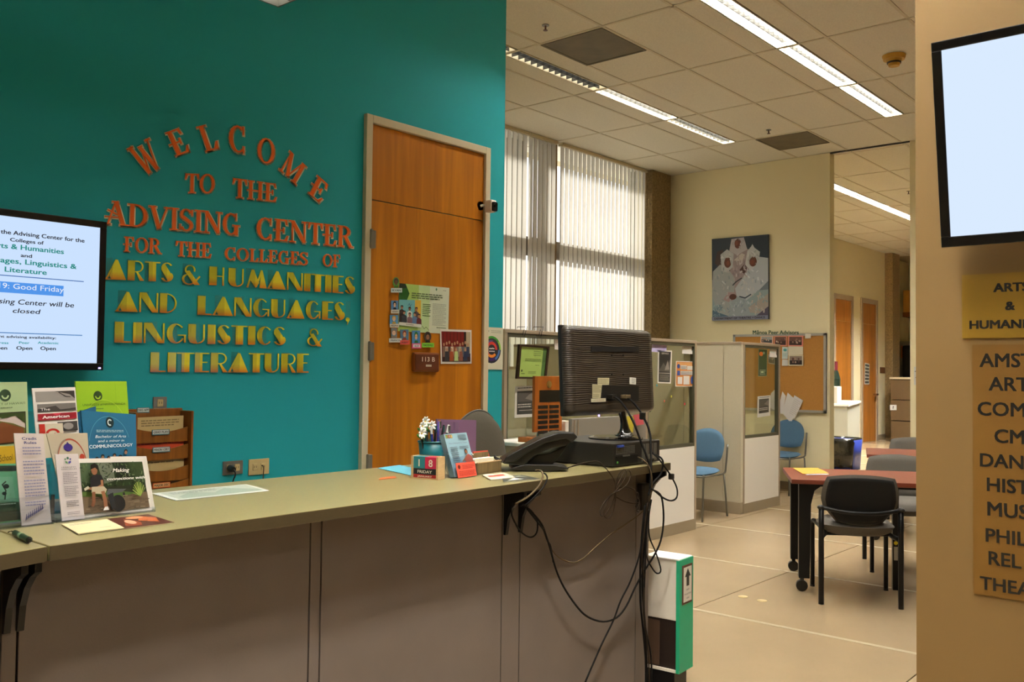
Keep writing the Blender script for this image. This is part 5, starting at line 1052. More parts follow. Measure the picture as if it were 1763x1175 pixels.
for i, (txt, (tx_, ty_), bg, bd, form) in enumerate(labs):
    z = rz(ty_-3); yy = YR+.012-.006*i; xs0, xs1 = x0+.014, x1-.014
    if i > 0:
        n_ = 12; pts = [(xs0+(xs1-xs0)*k/n_, z+.012-.020*math.sin(PI*k/n_)) for k in range(n_+1)]
        zz = z-.055; poly = [(xs0, zz), (xs1, zz)]+pts[::-1]
        MB().prism(poly, lambda x, y, d, yy=yy: Vector((x, yy+d, y)), .006).build('pocket', 'rack_wood', rk)
    if txt:
        tc_ = hit(tx_, ty_, 1, YR-.02); tw = .084 if i else .058
        q = [Vector((tc_.x-tw/2, yy-.005, tc_.z-.012)), Vector((tc_.x+tw/2, yy-.005, tc_.z-.012)), Vector((tc_.x+tw/2, yy-.005, tc_.z+.012)), Vector((tc_.x-tw/2, yy-.005, tc_.z+.012))]
        tab = MB().quadbox(q, (0, -1, 0), .003).build('label_tab', mat('tab'+bd[1:], bd, .5), rk)
        sheet_print(q, [('r', .04, .15, .96, .9, bg), ('t', .5, .32, .42, txt, '#2a2a2a', {'al': 'c', 'w': .84, 'bold': .02})], tab)
    if form:
        col, ytop, lab = form; zt2 = rz(ytop); q = [Vector((x0+.028, yy+.010, z-.05)), Vector((x1-.032, yy+.010, z-.05)), Vector((x1-.024, yy+.022, zt2)), Vector((x0+.028, yy+.022, zt2-.003))]
        sheet('form', q, [('l', .1, .9, .9, .6, 3, '#7c6a40' if i != 2 else '#8e2c10')], col, lab, 'form', th=.004)
# outlets and switch plate
def plate(x0, y0, x1, y1, label, m_, plug=None, vert=False):
    a = hit(x0, y0, 1, D-.006); b = hit(x1, y1, 1, D-.006); t = thing('wall_outlet', label, 'outlet', ((a.x+b.x)/2, D, b.z))
    MB().box((a.x, D-.007, b.z), (b.x, D-.0005, a.z), .002).build('plate', m_, t)
    cx = [a.x+(b.x-a.x)*k for k in ((.3, .7) if not vert else (.5,))]
    for c_ in cx:
        MB().box((c_-.014, D-.010, (a.z+b.z)/2-.017), (c_+.014, D-.006, (a.z+b.z)/2+.017), .003).build('receptacle', 'outlet_ivory', t)
        for s_ in (-.006, .006): MB().box((c_+s_-.001, D-.0106, (a.z+b.z)/2-.004), (c_+s_+.001, D-.0098, (a.z+b.z)/2+.006)).build('slot', 'black_plastic', t)
    return a, b
a, b = plate(384, 795.5, 418, 816, 'steel double outlet on the teal wall with a black plug', 'steel_plate')
t = thing('power_plug', 'black power plug and cord in the steel outlet on the teal wall', 'plug', (a.x+.03, D-.03, b.z)); px_ = a.x+(b.x-a.x)*.32; pz = (a.z+b.z)/2
MB().cyl((px_, D-.011, pz), (px_, D-.045, pz-.005), .018, .013).build('body', 'black_plastic', t); MB().tube([(px_, D-.045, pz-.005), (px_+.003, D-.055, pz-.03), (px_-.004, D-.04, pz-.1), (px_-.003, D-.04, pz-.4)], .004, 6).build('cord', 'black_plastic', t)
a, b = plate(428.5, 792, 463, 816, 'ivory double outlet on the teal wall with a thin pale cord', 'outlet_ivory')
px_ = a.x+(b.x-a.x)*.6; MB().tube([(px_, D-.012, pz), (px_, D-.03, pz-.01), (px_+.004, D-.02, pz-.1), (px_+.01, D-.02, pz-.4)], .0025, 6).build('cord', 'cable_tan', label='thin pale cord hanging from the ivory outlet', cat='cord')
a, b = plate(264, 684, 287, 704.5, 'small steel junction plate on the teal wall above the file rack', 'steel_plate', vert=True)
# televisions
def tv(label, q, n, items, th=.05, bez=.028, bott=.03, mount=None):
    bl, br, tr, tl = q; t = thing('television', label, 'television', (bl+br)/2)
    ux = (br-bl).normalized(); uz = (tl-bl).normalized(); W_ = (br-bl).length; H_ = (tl-bl).length
    f = lambda x, y, d=0: bl+ux*x+uz*y+n*d
    def bar(x0, x1, y0, y1): return MB().quadbox([f(x0, y0), f(x1, y0), f(x1, y1), f(x0, y1)], n, .03).build('bezel', 'bezel_black', t, bevel=.002)
    bar(0, W_, H_-bez, H_); bar(0, W_, 0, bott); bar(0, bez, bott, H_-bez); bar(W_-bez, W_, bott, H_-bez)
    qs = [f(bez, bott, -.004), f(W_-bez, bott, -.004), f(W_-bez, H_-bez, -.004), f(bez, H_-bez, -.004)]
    s_ = MB().quadbox(qs, n, .004).build('screen', emis('screen_glow_%d' % len(_M), items[0], items[1]), t)
    MB().quadbox([f(.02, .02, -.03), f(W_-.02, .02, -.03), f(W_-.02, H_-.02, -.03), f(.02, H_-.02, -.03)], n, .025).build('back_cover', 'black_plastic', t)
    if items[2]: sheet_print(qs, items[2], s_, material=SCREENM)
    return t, f, W_, H_
YT = D-.12
tr = hit(183.5, 382.5, 1, YT); br = hit(179, 638, 1, YT); xr = (tr.x+br.x)/2
Wt = 1.10; z0_, z1_ = br.z, tr.z
sc = hit(0, 0, 1, YT).x
def sx(px, py): p = hit(px, py, 1, YT-.0); return ((p.x-(xr-Wt+.028))/(Wt-.056), (p.z-(z0_+.03))/(z1_-z0_-.058))
def S4(x, y): return sx(x/3.915, 350+y/3.915)
K1, K2, K3 = '#1b1b24', '#138a80', '#1a9aa0'
def T(xc, yb, h, txt, c, wpx, x_al='c', **k):
    a = S4(xc, yb); b = S4(xc, yb-h); l = S4(xc-wpx/2, yb); r = S4(xc+wpx/2, yb)
    return ('t', a[0], a[1], b[1]-a[1], txt, c, {'al': x_al, 'w': (r[0]-l[0]), **k})
# text centres worked out so each line is centred on the screen and ends where the photograph shows
def TR(xr_, yb, h, txt, c, wpx, **k):
    a = S4(xr_, yb); b = S4(xr_, yb-h); l = S4(xr_-wpx, yb); return ('t', a[0], a[1], b[1]-a[1], txt, c, {'al': 'r', 'w': a[0]-l[0], **k})
items = [TR(571, 266, 27, 'Welcome to the Advising Center for the', K1, 870, bold=.02), TR(296, 280, 24, 'Colleges of', K1, 226, bold=.02), TR(431, 343, 34, 'Arts & Humanities', K2, 500, bold=.02), TR(216, 369, 24, 'and', K1, 74, bold=.02),
 TR(516, 444, 34, 'Languages, Linguistics &', K2, 690, bold=.02), TR(315, 484, 34, 'Literature', K2, 282, bold=.02), TR(431, 601, 36, 'April 19: Good Friday', '#f0f4ff', 620), TR(497, 704, 34, 'Advising Center will be', K1, 640, bold=.01, sh=.15), TR(266, 748, 32, 'closed', K1, 182, bold=.01, sh=.15),
 TR(378, 918, 17, 'Current advising availability:', K1, 500, bold=.02), TR(199, 950, 16, 'Peer', K3, 70, bold=.02), TR(395, 952, 16, 'Academic', K3, 140, bold=.02), TR(57, 950, 16, 'Express', K3, 120, bold=.02), TR(217, 990, 24, 'Open', K1, 106, bold=.02), TR(376, 992, 24, 'Open', K1, 103, bold=.02), TR(48, 988, 24, 'Open', K1, 106, bold=.02)]
a, b = S4(-260, 612), S4(432, 558); ln = S4(-300, 505); ln2 = S4(567, 530); l3 = S4(-300, 882); l4 = S4(557, 893)
items = [('r', a[0], b[1]-.075, b[0], b[1], '#4f97ee'), ('r', ln[0], ln2[1]-.002, ln2[0], ln2[1]+.004, '#2a60a8'), ('r', l3[0], l4[1]-.002, l4[0], l4[1]+.004, '#3a78b8')]+items
q = [Vector((xr-Wt, YT, z0_)), Vector((xr, YT, z0_)), Vector((xr, YT, z1_)), Vector((xr-Wt, YT, z1_))]
t, f, W_, H_ = tv('wall television showing the advising centre welcome and Good Friday notice', q, Vector((0, -1, 0)), ((.60, .76, 1.0), 1.0, items))
MB().box((xr-Wt/2-.15, YT+.05, (z0_+z1_)/2-.15), (xr-Wt/2+.15, D, (z0_+z1_)/2+.15)).build('wall_mount', 'black_metal', t)
MB().box((xr-.022, YT-.001, z0_+.006), (xr-.012, YT+.001, z0_+.012)).build('status_light', emis('violet_led', (.35, .25, 1), 6), t)
# tilted television on the pillar
RX = 2.9
pb = hit(1620.6, 427, 0, RX-.09); y0_ = pb.y; pt_ = hit(1602.5, 74, 1, y0_)
n = Vector((0, 1, 0)).cross(pt_-pb).normalized(); n = n if n.x < 0 else -n
Wv = 1.0; q = [pb, pb-Vector((0, Wv, 0)), pt_-Vector((0, Wv, 0)), pt_]
t, f, W_, H_ = tv('tilted blank bright television high on the tan pillar', q, n, ((.70, .83, 1.0), 1.0, None), bott=.03, bez=.026)
MB().box((RX-.12, y0_-.6, pb.z+.2), (RX, y0_-.4, pb.z+.45)).build('wall_mount', 'black_metal', t)
# yellow signs on the pillar
SX = RX-.004
def SR(x, y): return (1600+x/3.914, 450+y/3.914)
def pil(x, y): return hit(x, y, 0, SX)
def trect(q, *pts):
    """fraction coordinates on a quad for pixel positions"""
    bl, br, tr, tl = q; out = []
    for x, y in pts:
        p = pil(x, y); out.append(((p.y-bl.y)/(br.y-bl.y), (p.z-(bl.z))/(tl.z-bl.z)))
    return out
def pillar_sign(label, x0, y0, x1, y1, wid, lines, base, bold):
    a = pil(x0, y0); b = pil(x0, y1); q = [Vector((SX, a.y, b.z)), Vector((SX, a.y-wid, b.z)), Vector((SX, a.y-wid, a.z)), Vector((SX, a.y, a.z))]
    its = []
    for x, yb, yt, txt, xe_ in lines:
        (fx, fy), (_, fy2), (fe, _) = trect(q, (x, yb), (x, yt), (xe_[0], yb)); n_ = len(xe_[1]); vs, fs, c0, c1 = textmesh(xe_[1], bold); vs, fs, d0, d1 = textmesh(txt, bold)
        its.append(('t', fx, fy, fy2-fy, txt, '#15120c', {'sx': 1.12 if bold > .03 else 1.0, 'bold': bold}))
    return sheet('sign', q, its, base, label, 'sign', th=.002)
pillar_sign('yellow paper sign reading ARTS & HUMANITIES on the tan pillar', 1656, 474, 0, 583, .30, [(1711, 503, 488, 'ARTS', (1760, 'ART')), (1731.5, 534, 519, '&', (1748, '&')), (1670, 566.5, 552, 'HUMANITIES', (1763, 'HUMANI'))], '#85640b', .035)
L = [(1687, 632, 608, 'AMST', (1763, 'AMS')), (1703, 672.5, 648.5, 'ART', (1775, 'ART')), (1684, 715, 691, 'COMG', (1763, 'COM')), (1713, 762, 738, 'CMB', (1763, 'CM')), (1688, 803, 779.5, 'DANCE', (1763, 'DAN')), (1700, 845.5, 821.5, 'HIST', (1760, 'HIS')), (1701, 887.5, 863, 'MUS', (1770, 'MUS')), (1698, 932.5, 908.5, 'PHIL', (1761, 'PHI')), (1703, 972, 948, 'REL', (1772, 'REL')), (1688, 1014, 991, 'THEA', (1763, 'THE'))]
pillar_sign('tall orange-yellow paper list of subject codes below the sign on the pillar', 1674, 594, 0, 1022, .24, L, '#735016', .02)
# things taped to the door
YD = D-.0125
def E7(x, y): return (660+x/6.027, 465+y/6.027)
def dsheet(name, pts, items, base, label, cat, dy=0, th=.001): return sheet(name, [hit(*E7(x, y), 1, YD-.002-dy) for x, y in pts], items, base, label, cat, th=th)
dsheet('letter', ((150, 635), (672, 665), (685, 187), (165, 138)), [('r', 0, 0, .38, 1, '#a9c96a'), ('r', .38, 0, .6, 1, '#c3dca0'), ('p', [(0, 1), (.12, 1), (.2, .8), (.14, .62), (0, .62)], '#1f5a1c'), ('p', [(.0, 1), (.1, 1), (.15, .92), (0, .88)], '#1c2c1c'), ('e', .73, .94, .015, .03, '#3f7a4a'), ('t', .87, .92, .02, 'NCAA', '#33332c', {'w': .06}), ('l', .24, .84, .86, .7, 3, '#5a6a44'), ('l', .46, .62, .62, .34, 7, '#5a7044'), ('l', .66, .64, .94, .16, 16, '#a9ac98'), ('s', [(.46, .14), (.5, .08), (.54, .12), (.6, .05)], .006, '#2c3a20'), ('l', .75, .14, .95, .1, 1, '#5a6a44')], '#d9dfc4', 'large pale green letter with signatures taped on the door', 'letter')
ppl = [('r', 0, .86, 1, 1, '#cfe0c8'), ('r', 0, .1, .72, 1, '#6fb3b8'), ('r', .72, .1, 1, 1, '#d8ae3a'), ('s', [(.4, .78), (.46, .86), (.5, .76), (.56, .84)], .015, '#2b4a80')]
for i, (x, y, c, h_) in enumerate(((.12, .7, '#3a2a26', '#a8755a'), (.47, .66, '#d8d8d0', '#8a5a42'), (.78, .66, '#56484a', '#a8755a'), (.22, .5, '#3c4248', '#b08060'), (.47, .44, '#7a5a60', '#a8755a'), (.7, .46, '#5a78a0', '#b58868'), (.9, .42, '#5a1f28', '#b08060'))):
    ppl += [('p', [(x-.12, .1), (x-.11, y-.12), (x, y-.06), (x+.11, y-.12), (x+.12, .1)], c), ('e', x, y, .055, .07, h_), ('p', [(x-.06, y), (x-.05, y+.08), (x+.05, y+.08), (x+.06, y), (x, y+.05)], '#1f1512')]
ppl += [('r', 0, 0, 1, .12, '#dcdccc'), ('l', .3, .09, .65, .04, 1, '#55504a')]
dsheet('photo', ((160, 573), (387, 600), (390, 316), (165, 308)), ppl, '#d8dccc', 'group photo of seven people overlapping the green letter', 'photo', .002)
gp = [('r', .04, .06, .96, .94, '#7c1614'), ('r', .75, .4, .82, .94, '#1a1210'), ('r', .82, .3, .96, .94, '#b8a888'), ('r', .04, .06, .96, .3, '#3a1814')]
for i in range(6): gp.append(('r', .08+.11*i, .55, .1+.11*i, .94, '#5a100e'))
for i in range(10):
    x = .1+.085*i; gp += [('p', [(x-.05, .2), (x-.045, .5), (x+.045, .5), (x+.05, .2)], ['#8a6a5a', '#b8a898', '#5a4440', '#c9c0b0', '#8a5030', '#7c6c66', '#a0a890', '#5c5c66', '#7c746c', '#2a3450'][i]), ('e', x, .56+.03*(i % 3), .028, .05, '#b58868')]
for i in range(5):
    x = .18+.15*i; gp += [('p', [(x-.07, .08), (x-.05, .36), (x+.05, .36), (x+.07, .08)], ['#3a3a3c', '#a04a24', '#b9cf8a', '#8a5040', '#28344e'][i]), ('e', x, .41, .03, .05, '#b58868')]
dsheet('photo', ((597, 975), (915, 972), (915, 625), (588, 615)), gp, '#e6ded4', 'white-bordered group photo before red curtains taped on the door', 'photo', .002)
names = [('RYAN', 'topmost cartoon portrait cutout in a green jacket', (75, 238, 190, 75), '#5b8a3c', '#c9dcd4', '#2a2c30', '#5c4030'), ('HENRY', 'cartoon portrait cutout with black hair on blue, second down', (75, 455, 160, 318), '#5a8ab8', '#d8d4c0', '#17171a', '#dcb898'), ('MELINA', 'cartoon portrait cutout with blond hair on blue', (62, 600, 158, 468), '#4f8ab8', '#d8d4c0', '#caa23a', '#e0c0a0'), ('FRANCIS', 'cartoon portrait cutout with a white tag at the lower left', (55, 755, 185, 605), '#6a8a9c', '#d8dcd8', '#8a7a6a', '#e0bc9c'), ('ABBY', 'cartoon portrait cutout with red hair and a pink tag', (170, 778, 268, 618), '#4f7a98', '#d8564c', '#8a3a1c', '#d8a880'), ('ALEX', 'cartoon portrait cutout with a green cap and pink tag', (292, 820, 388, 630), '#4a84b8', '#e05a8a', '#1a6a34', '#d8a880'), ('NOEAU', 'round cartoon portrait cutout with a bright green tag', (398, 808, 522, 640), '#4c3a2c', '#7cc43c', '#1f1612', '#9a6a4a')]
for nm_, lab, (xa_, yb_, xb_, yt_), bg, tagc, hair, skin in names:
    qq = [hit(*E7(*p), 1, YD-.006) for p in ((xa_, yb_), (xb_, yb_), (xb_, yt_), (xa_, yt_))]
    o = thing('portrait_cutout', lab+' on the door', 'portrait', qq[0])
    m_ = lambda x, y, q=qq: lerp(lerp(q[0], q[1], x), lerp(q[3], q[2], x), y)
    if nm_ in ('RYAN', 'NOEAU', 'FRANCIS'):
        poly = [(.5+.3*math.cos(2*PI*i/16), .68+.32*math.sin(2*PI*i/16)) for i in range(16)]; poly = poly if nm_ != 'FRANCIS' else [(.2, .3), (.65, .3), (.65, 1), (.2, 1)]
    else: poly = [(.06, .28), (.94, .28), (.94, 1), (.06, 1)]
    MB().prism(poly, lambda x, y, d, m_=m_: m_(x, y)+Vector((0, d, 0)), .0015).build('portrait', mat('pc'+bg[1:], bg, .5), o)
    cx = .42 if nm_ == 'FRANCIS' else .5
    sheet_print([p for p in qq], [('e', cx, .74, .2, .2, hair), ('e', cx, .66, .14, .16, skin), ('p', [(cx-.22, .32), (cx-.15, .46), (cx+.15, .46), (cx+.22, .32)], hair if nm_ != 'RYAN' else '#3f7a2c'), ('e', cx-.06, .68, .022, .02, '#201814'), ('e', cx+.06, .68, .022, .02, '#201814')], o)
    MB().prism([(0, .02), (1, .02), (1, .30), (0, .30)], lambda x, y, d, m_=m_: m_(x, y)+Vector((0, d-.004, 0)), .002).build('name_tag', mat('nt'+tagc[1:], tagc, .5), o)
    q2 = [m_(.02, .04)+Vector((0, -.004, 0)), m_(.98, .04)+Vector((0, -.004, 0)), m_(.98, .28)+Vector((0, -.004, 0)), m_(.02, .28)+Vector((0, -.004, 0))]
    sheet_print(q2, ([('r', .12, .18, .88, .85, '#e8d8d8')] if nm_ == 'ALEX' else [])+[('t', .5, .24, .52, nm_, '#20242a', {'al': 'c', 'w': .78 if nm_ != 'ALEX' else .5, 'bold': .01})], o)
# green jacket shape of the topmost cutout
# room number sign
a, b = hit(*E7(312, 1058), 1, YD-.02), hit(*E7(585, 862), 1, YD-.02)
t = thing('room_sign', 'brown rounded room sign reading 113 B on the door', 'sign', (a+b)/2)
MB().box((a.x, YD-.022, a.z), (b.x, YD, b.z), .010).build('body', mat('sign_wood', '#7c4010', .4), t)
p = MB().box((a.x+.012, YD-.025, a.z+.012), (b.x-.012, YD-.0215, b.z-.012), .0015).build('plate', 'sign_brown', t)
sheet_print([Vector((a.x, YD-.0252, a.z)), Vector((b.x, YD-.0252, a.z)), Vector((b.x, YD-.0252, b.z)), Vector((a.x, YD-.0252, b.z))], [('t', .30, .54, .24, '113', '#e8e0d0', {'w': .28}), ('t', .68, .54, .24, 'B', '#e8e0d0', {'w': .11}), ('r', .44, .27, .66, .38, '#b8ac98')], p)
# safe zone poster beside the door
q = [hit(*E7(*p), 1, D-.004) for p in ((1000, 1032), (1238, 1036), (1243, 603), (1003, 590))]
cols = ['#3f8a2c', '#7ab830', '#2f6a3a', '#3a3a3c', '#2a2c50']
it = [('e', .5, .47, .41, .325, '#2a2e38'), ('a', .5, .47, .41, .325, .16, 30, 200, '#3f9a34'), ('a', .5, .47, .41, .325, .16, 0, 40, '#8ec63a'), ('a', .5, .47, .34, .27, .25, 180, 300, '#4a2c6a'), ('a', .5, .47, .36, .285, .2, 300, 360, '#4a7ac0'), ('a', .5, .47, .29, .23, .35, 80, 200, '#5a4a80'), ('a', .5, .47, .24, .19, .35, 0, 230, '#d03a34'), ('a', .5, .47, .24, .19, .35, 230, 320, '#e88a30'), ('e', .5, .47, .15, .12, '#282830'), ('t', .5, .485, .035, 'safe', '#f0f0f0', {'al': 'c', 'w': .22, 'bold': .03}), ('t', .5, .42, .035, 'zone', '#f0f0f0', {'al': 'c', 'w': .24, 'bold': .03}), ('e', .32, .91, .05, .035, '#3c5a3c'), ('e', .32, .91, .028, .02, '#d8d4bc'), ('l', .46, .94, .9, .86, 2, '#a8ac94')]
sheet('poster', q, it, '#d9d6bd', 'white poster with a rainbow ring reading safe zone at the teal wall edge', 'poster')
# security camera
cp = hit(840, 355, 1, D-.05); t = thing('security_camera', 'small white security camera at the right edge of the teal wall', 'camera', (cp.x, D, cp.z))
MB().cyl((cp.x-.03, D-.012, cp.z+.0), (cp.x-.03, D, cp.z), .03, n=20).build('mount', 'paper_white', t); MB().cyl((cp.x-.03, D-.012, cp.z), (cp.x-.005, D-.04, cp.z+.01), .008).build('arm', 'paper_white', t)
mb = MB(); mb.box((cp.x-.025, D-.105, cp.z-.045), (cp.x+.025, D-.04, cp.z+.035), .012).build('housing', 'paper_white', t); MB().box((cp.x-.021, D-.109, cp.z-.04), (cp.x+.022, D-.104, cp.z+.02), .01).build('face', 'black_plastic', t)
MB().cyl((cp.x, D-.112, cp.z-.005), (cp.x, D-.108, cp.z-.005), .009).build('lens', 'gloss_black', t)

# ------------------------------------------------------------------ back wall: poster print, cork board
q = [hit(x, y, 0, BWX-.04) for x, y in ((1226.5, 552.6), (1323, 549.7), (1322.5, 403.7), (1225.5, 412))]
it = [('r', 0, .5, 1, 1, '#1d2c3a'), ('r', 0, 0, 1, .5, '#6f7d86'), ('p', [(0, .3), (1, .35), (1, 0), (0, 0)], '#8fa3a8'), ('p', [(.55, .1), (1, .3), (1, .05)], '#a89f96'), ('p', [(.7, 0), (1, .15), (1, 0)], '#4a4458'), ('p', [(0, .12), (.2, .2), (.3, .05), (0, 0)], '#4c6a80'),
 ('p', [(.05, .7), (.1, .84), (.2, .86), (.25, .72), (.2, .6)], '#3a241c'), ('p', [(.32, .25), (.34, .84), (.5, .9), (.66, .84), (.72, .3)], '#9c8d90'), ('p', [(.36, .98), (.32, .84), (.46, .78), (.64, .84), (.58, .99)], '#b9b4b8'), ('e', .47, .92, .06, .06, '#5e2c1c'),
 ('p', [(.4, .72), (.55, .7), (.6, .78), (.54, .8)], '#c8c0b8'), ('p', [(.5, .6), (.6, .68), (.64, .6), (.58, .55)], '#4a2c28'),
 ('p', [(.0, .3), (.02, .6), (.15, .68), (.3, .62), (.42, .5), (.4, .3), (.3, .05), (.1, .1)], '#a0a6a8'), ('p', [(.18, .6), (.16, .8), (.28, .86), (.4, .8), (.38, .64), (.28, .58)], '#b8bcbe'), ('e', .29, .70, .065, .065, '#6a3820'),
 ('p', [(.42, .38), (.6, .54), (.72, .66), (.86, .74), (1, .72), (1, .45), (.85, .35), (.6, .22), (.46, .25)], '#b4bcc4'), ('p', [(.6, .66), (.64, .82), (.72, .88), (.86, .8), (.84, .68), (.7, .58)], '#c4c6c8'), ('e', .74, .69, .065, .06, '#6a3820'), ('p', [(.7, .86), (.73, .9), (.77, .85)], '#c4c6c8'),
 ('p', [(.3, .1), (.36, .3), (.6, .26), (.7, .05), (.4, 0)], '#98a4ac'), ('p', [(.2, .25), (.3, .34), (.42, .33), (.44, .26), (.3, .22)], '#a89090'), ('e', .38, .28, .065, .035, '#5a2e1c'), ('s', [(.5, .28), (.6, .26), (.7, .3)], .02, '#2c3a48'), ('s', [(.38, .42), (.44, .46), (.54, .5)], .02, '#3a3a40'),
 ('r', 0, 0, 1, .045, '#7a7f94'), ('t', .5, .012, .024, 'DEPARTMENT OF THEATRE + DANCE', '#20222c', {'al': 'c', 'w': .9, 'bold': .03})]
rp = random.Random(3); fur = []
for (cx, cy, rx, ry, cc_) in ((.2, .42, .17, .22, ('#c2c8c9', '#8d979c', '#b1b0b0')), (.5, .62, .13, .2, ('#b0a2a4', '#8c7f86', '#c4bcc0')), (.72, .46, .2, .17, ('#d4d9de', '#99a5b2', '#c2c4c4')), (.47, .16, .2, .13, ('#b4bfc8', '#8593a0', '#9fb0b4')), (.82, .2, .16, .13, ('#b8b0a8', '#8c9ea2', '#a3b4b4')), (.12, .14, .1, .08, ('#7f97a2', '#9fb4b8', '#6a8494')), (.28, .76, .1, .08, ('#d2d4d4', '#aab0b2', '#c0c2c2')), (.74, .76, .09, .08, ('#d2d4d4', '#aab0b2', '#c0c2c2')), (.48, .93, .11, .05, ('#c8c4c8', '#a8a4aa', '#b8b4b8'))):
    for _ in range(26):
        a_ = rp.uniform(0, 2*PI); r_ = rp.uniform(0, 1)**.5; x_, y_ = cx+rx*r_*math.cos(a_), cy+ry*r_*math.sin(a_); t_ = rp.uniform(-1.1, 1.1)
        fur.append(('s', [(x_, y_), (x_+.035*math.sin(t_), y_-.03*math.cos(t_))], rp.uniform(.012, .028), rp.choice(cc_)))
faces = [('e', .47, .92, .05, .05, '#5e2c1c'), ('e', .29, .70, .055, .055, '#6a3820'), ('e', .74, .69, .055, .05, '#6a3820'), ('e', .455, .925, .03, .03, '#7a4028'), ('e', .30, .69, .03, .03, '#84492c'), ('e', .73, .685, .03, .03, '#84492c')]
it = it[:-2]+fur+faces+[('e', .38, .28, .05, .028, '#5a2e1c')]+it[-2:]
sheet('canvas_print', q, it, '#3a4450', 'canvas print of three performers in white furry costumes on the back wall', 'picture', th=.035)
a = [hit(x, y, 0, BWX-.03) for x, y in ((1262, 575.5), (1422, 575), (1421, 712))]
y0_, y1_, zt, zb = a[0].y, a[1].y, (a[0].z+a[1].z)/2, a[2].z
cbd = thing('bulletin_board', 'large aluminium-framed cork board on the back wall behind the short partition', 'board', (BWX, (y0_+y1_)/2, zb))
MB().box((BWX-.022, y1_, zb), (BWX-.002, y0_, zt)).build('cork', 'cork', cbd)
for bb in (((y0_-.03, zb), (y0_, zt)), ((y1_, zb), (y1_+.03, zt)), ((y1_, zt-.03), (y0_, zt)), ((y1_, zb), (y0_, zb+.03))): MB().box((BWX-.032, bb[0][0], bb[0][1]), (BWX-.001, bb[1][0], bb[1][1])).build('frame', 'aluminium', cbd)
BX = BWX-.034
def E8(x, y): return (1180+x/6.53, 560+y/6.53)
def bs(name, pts, items, base, label, cat='photo', dx=0): return sheet(name, [hit(*E8(x, y), 0, BX-dx) for x, y in pts], items, base, label, cat, th=.0012)
def ph_it(seed, dark='#3a2018', mid='#6a4a3a'):
    r = random.Random(seed); return [('r', .08, .1, .92, .9, mid), ('r', .08, .1, .92, .5, dark)]+[('e', r.uniform(.15, .85), r.uniform(.3, .7), .06, .09, r.choice(['#a88a78', '#c8b8a8', '#5a3a34', '#8a6a5a'])) for _ in range(8)]
bs('photo', ((843, 200), (985, 212), (988, 122), (845, 125)), ph_it(1, '#3a4448', '#9aa0a0'), '#e0b8a0', 'photo with a grey skyline at the top left of the cork board cluster')
bs('photo', ((995, 236), (1140, 236), (1142, 122), (998, 122)), ph_it(2), '#e0907a', 'middle pink-framed group photo at the top of the cork board')
bs('photo', ((1152, 238), (1322, 240), (1325, 120), (1155, 120)), ph_it(3), '#e08a7a', 'right pink-framed group photo at the top of the cork board')
bs('paper', ((1155, 340), (1322, 335), (1322, 242), (1158, 240)), [], '#d9d2b8', 'blank cream sheet below the right pink-framed photo', 'paper')
bs('photo', ((1158, 458), (1325, 458), (1325, 338), (1158, 338)), ph_it(4, '#2a1a14', '#8a7a6c'), '#d0c8a8', 'lowest photo of the cluster on the cork board')
bs('flyer', ((1085, 382), (1150, 382), (1155, 248), (1088, 245)), [('e', .5, .75, .3, .12, '#4a9a9a'), ('l', .1, .5, .9, .2, 4, '#8ab0b0')], '#c9d4cc', 'pale flyer with a teal emblem beside the short partition edge', 'flyer')
bs('paper', ((1085, 458), (1152, 458), (1152, 390), (1088, 388)), [], '#d9d6cc', 'small white sheet left of the lowest photo', 'paper')
bs('note', ((1345, 152), (1410, 150), (1410, 98), (1348, 98)), [], '#e2dccb', 'small white note pinned on the top frame of the cork board', 'note', .004)
bs('photo', ((930, 430), (1005, 445), (1005, 330), (930, 330)), ph_it(5, '#5a5a50', '#8a9090'), '#c9c0ac', 'photo on the cork board seen through the short partition glass')
for k, (pts, lab) in enumerate(((((1085, 985), (1190, 1110), (1260, 860), (1150, 760)), 'left sheet of the loose papers pinned under the cork board'), (((1150, 1010), (1225, 1060), (1325, 850), (1225, 790)), 'front tilted white sheet of the loose papers at the cork board'), (((1040, 960), (1085, 1010), (1130, 800), (1090, 745)), 'rear white sheet of the loose papers beside the partition edge'), (((950, 930), (1005, 960), (1010, 720), (960, 770)), 'pale sheet seen through the short partition glass beside the flyer'))):
    bs('paper', pts, [('l', .1, .9, .9, .1, 9, '#c9c4bc')] if k == 1 else [], '#ddd8d2', lab, 'paper', .004+.003*k)
# lettering over the board
q = [Vector((BWX-.006, hit(*E8(x, y), 0, BWX-.006).y, hit(*E8(x, y), 0, BWX-.006).z)) for x, y in ((770, 112), (1285, 112), (1285, 55), (770, 55))]
lt = thing('wall_lettering', 'dark green cutout lettering reading Mānoa Peer Advisors above the cork board', 'lettering', q[0])
sheet_print([p+Vector((-.03, 0, 0)) for p in q], [('t', 0, .12, .8, 'Mānoa Peer Advisors', '#1d4a34', {'w': 1.0, 'bold': .02})], lt, name='lettering')

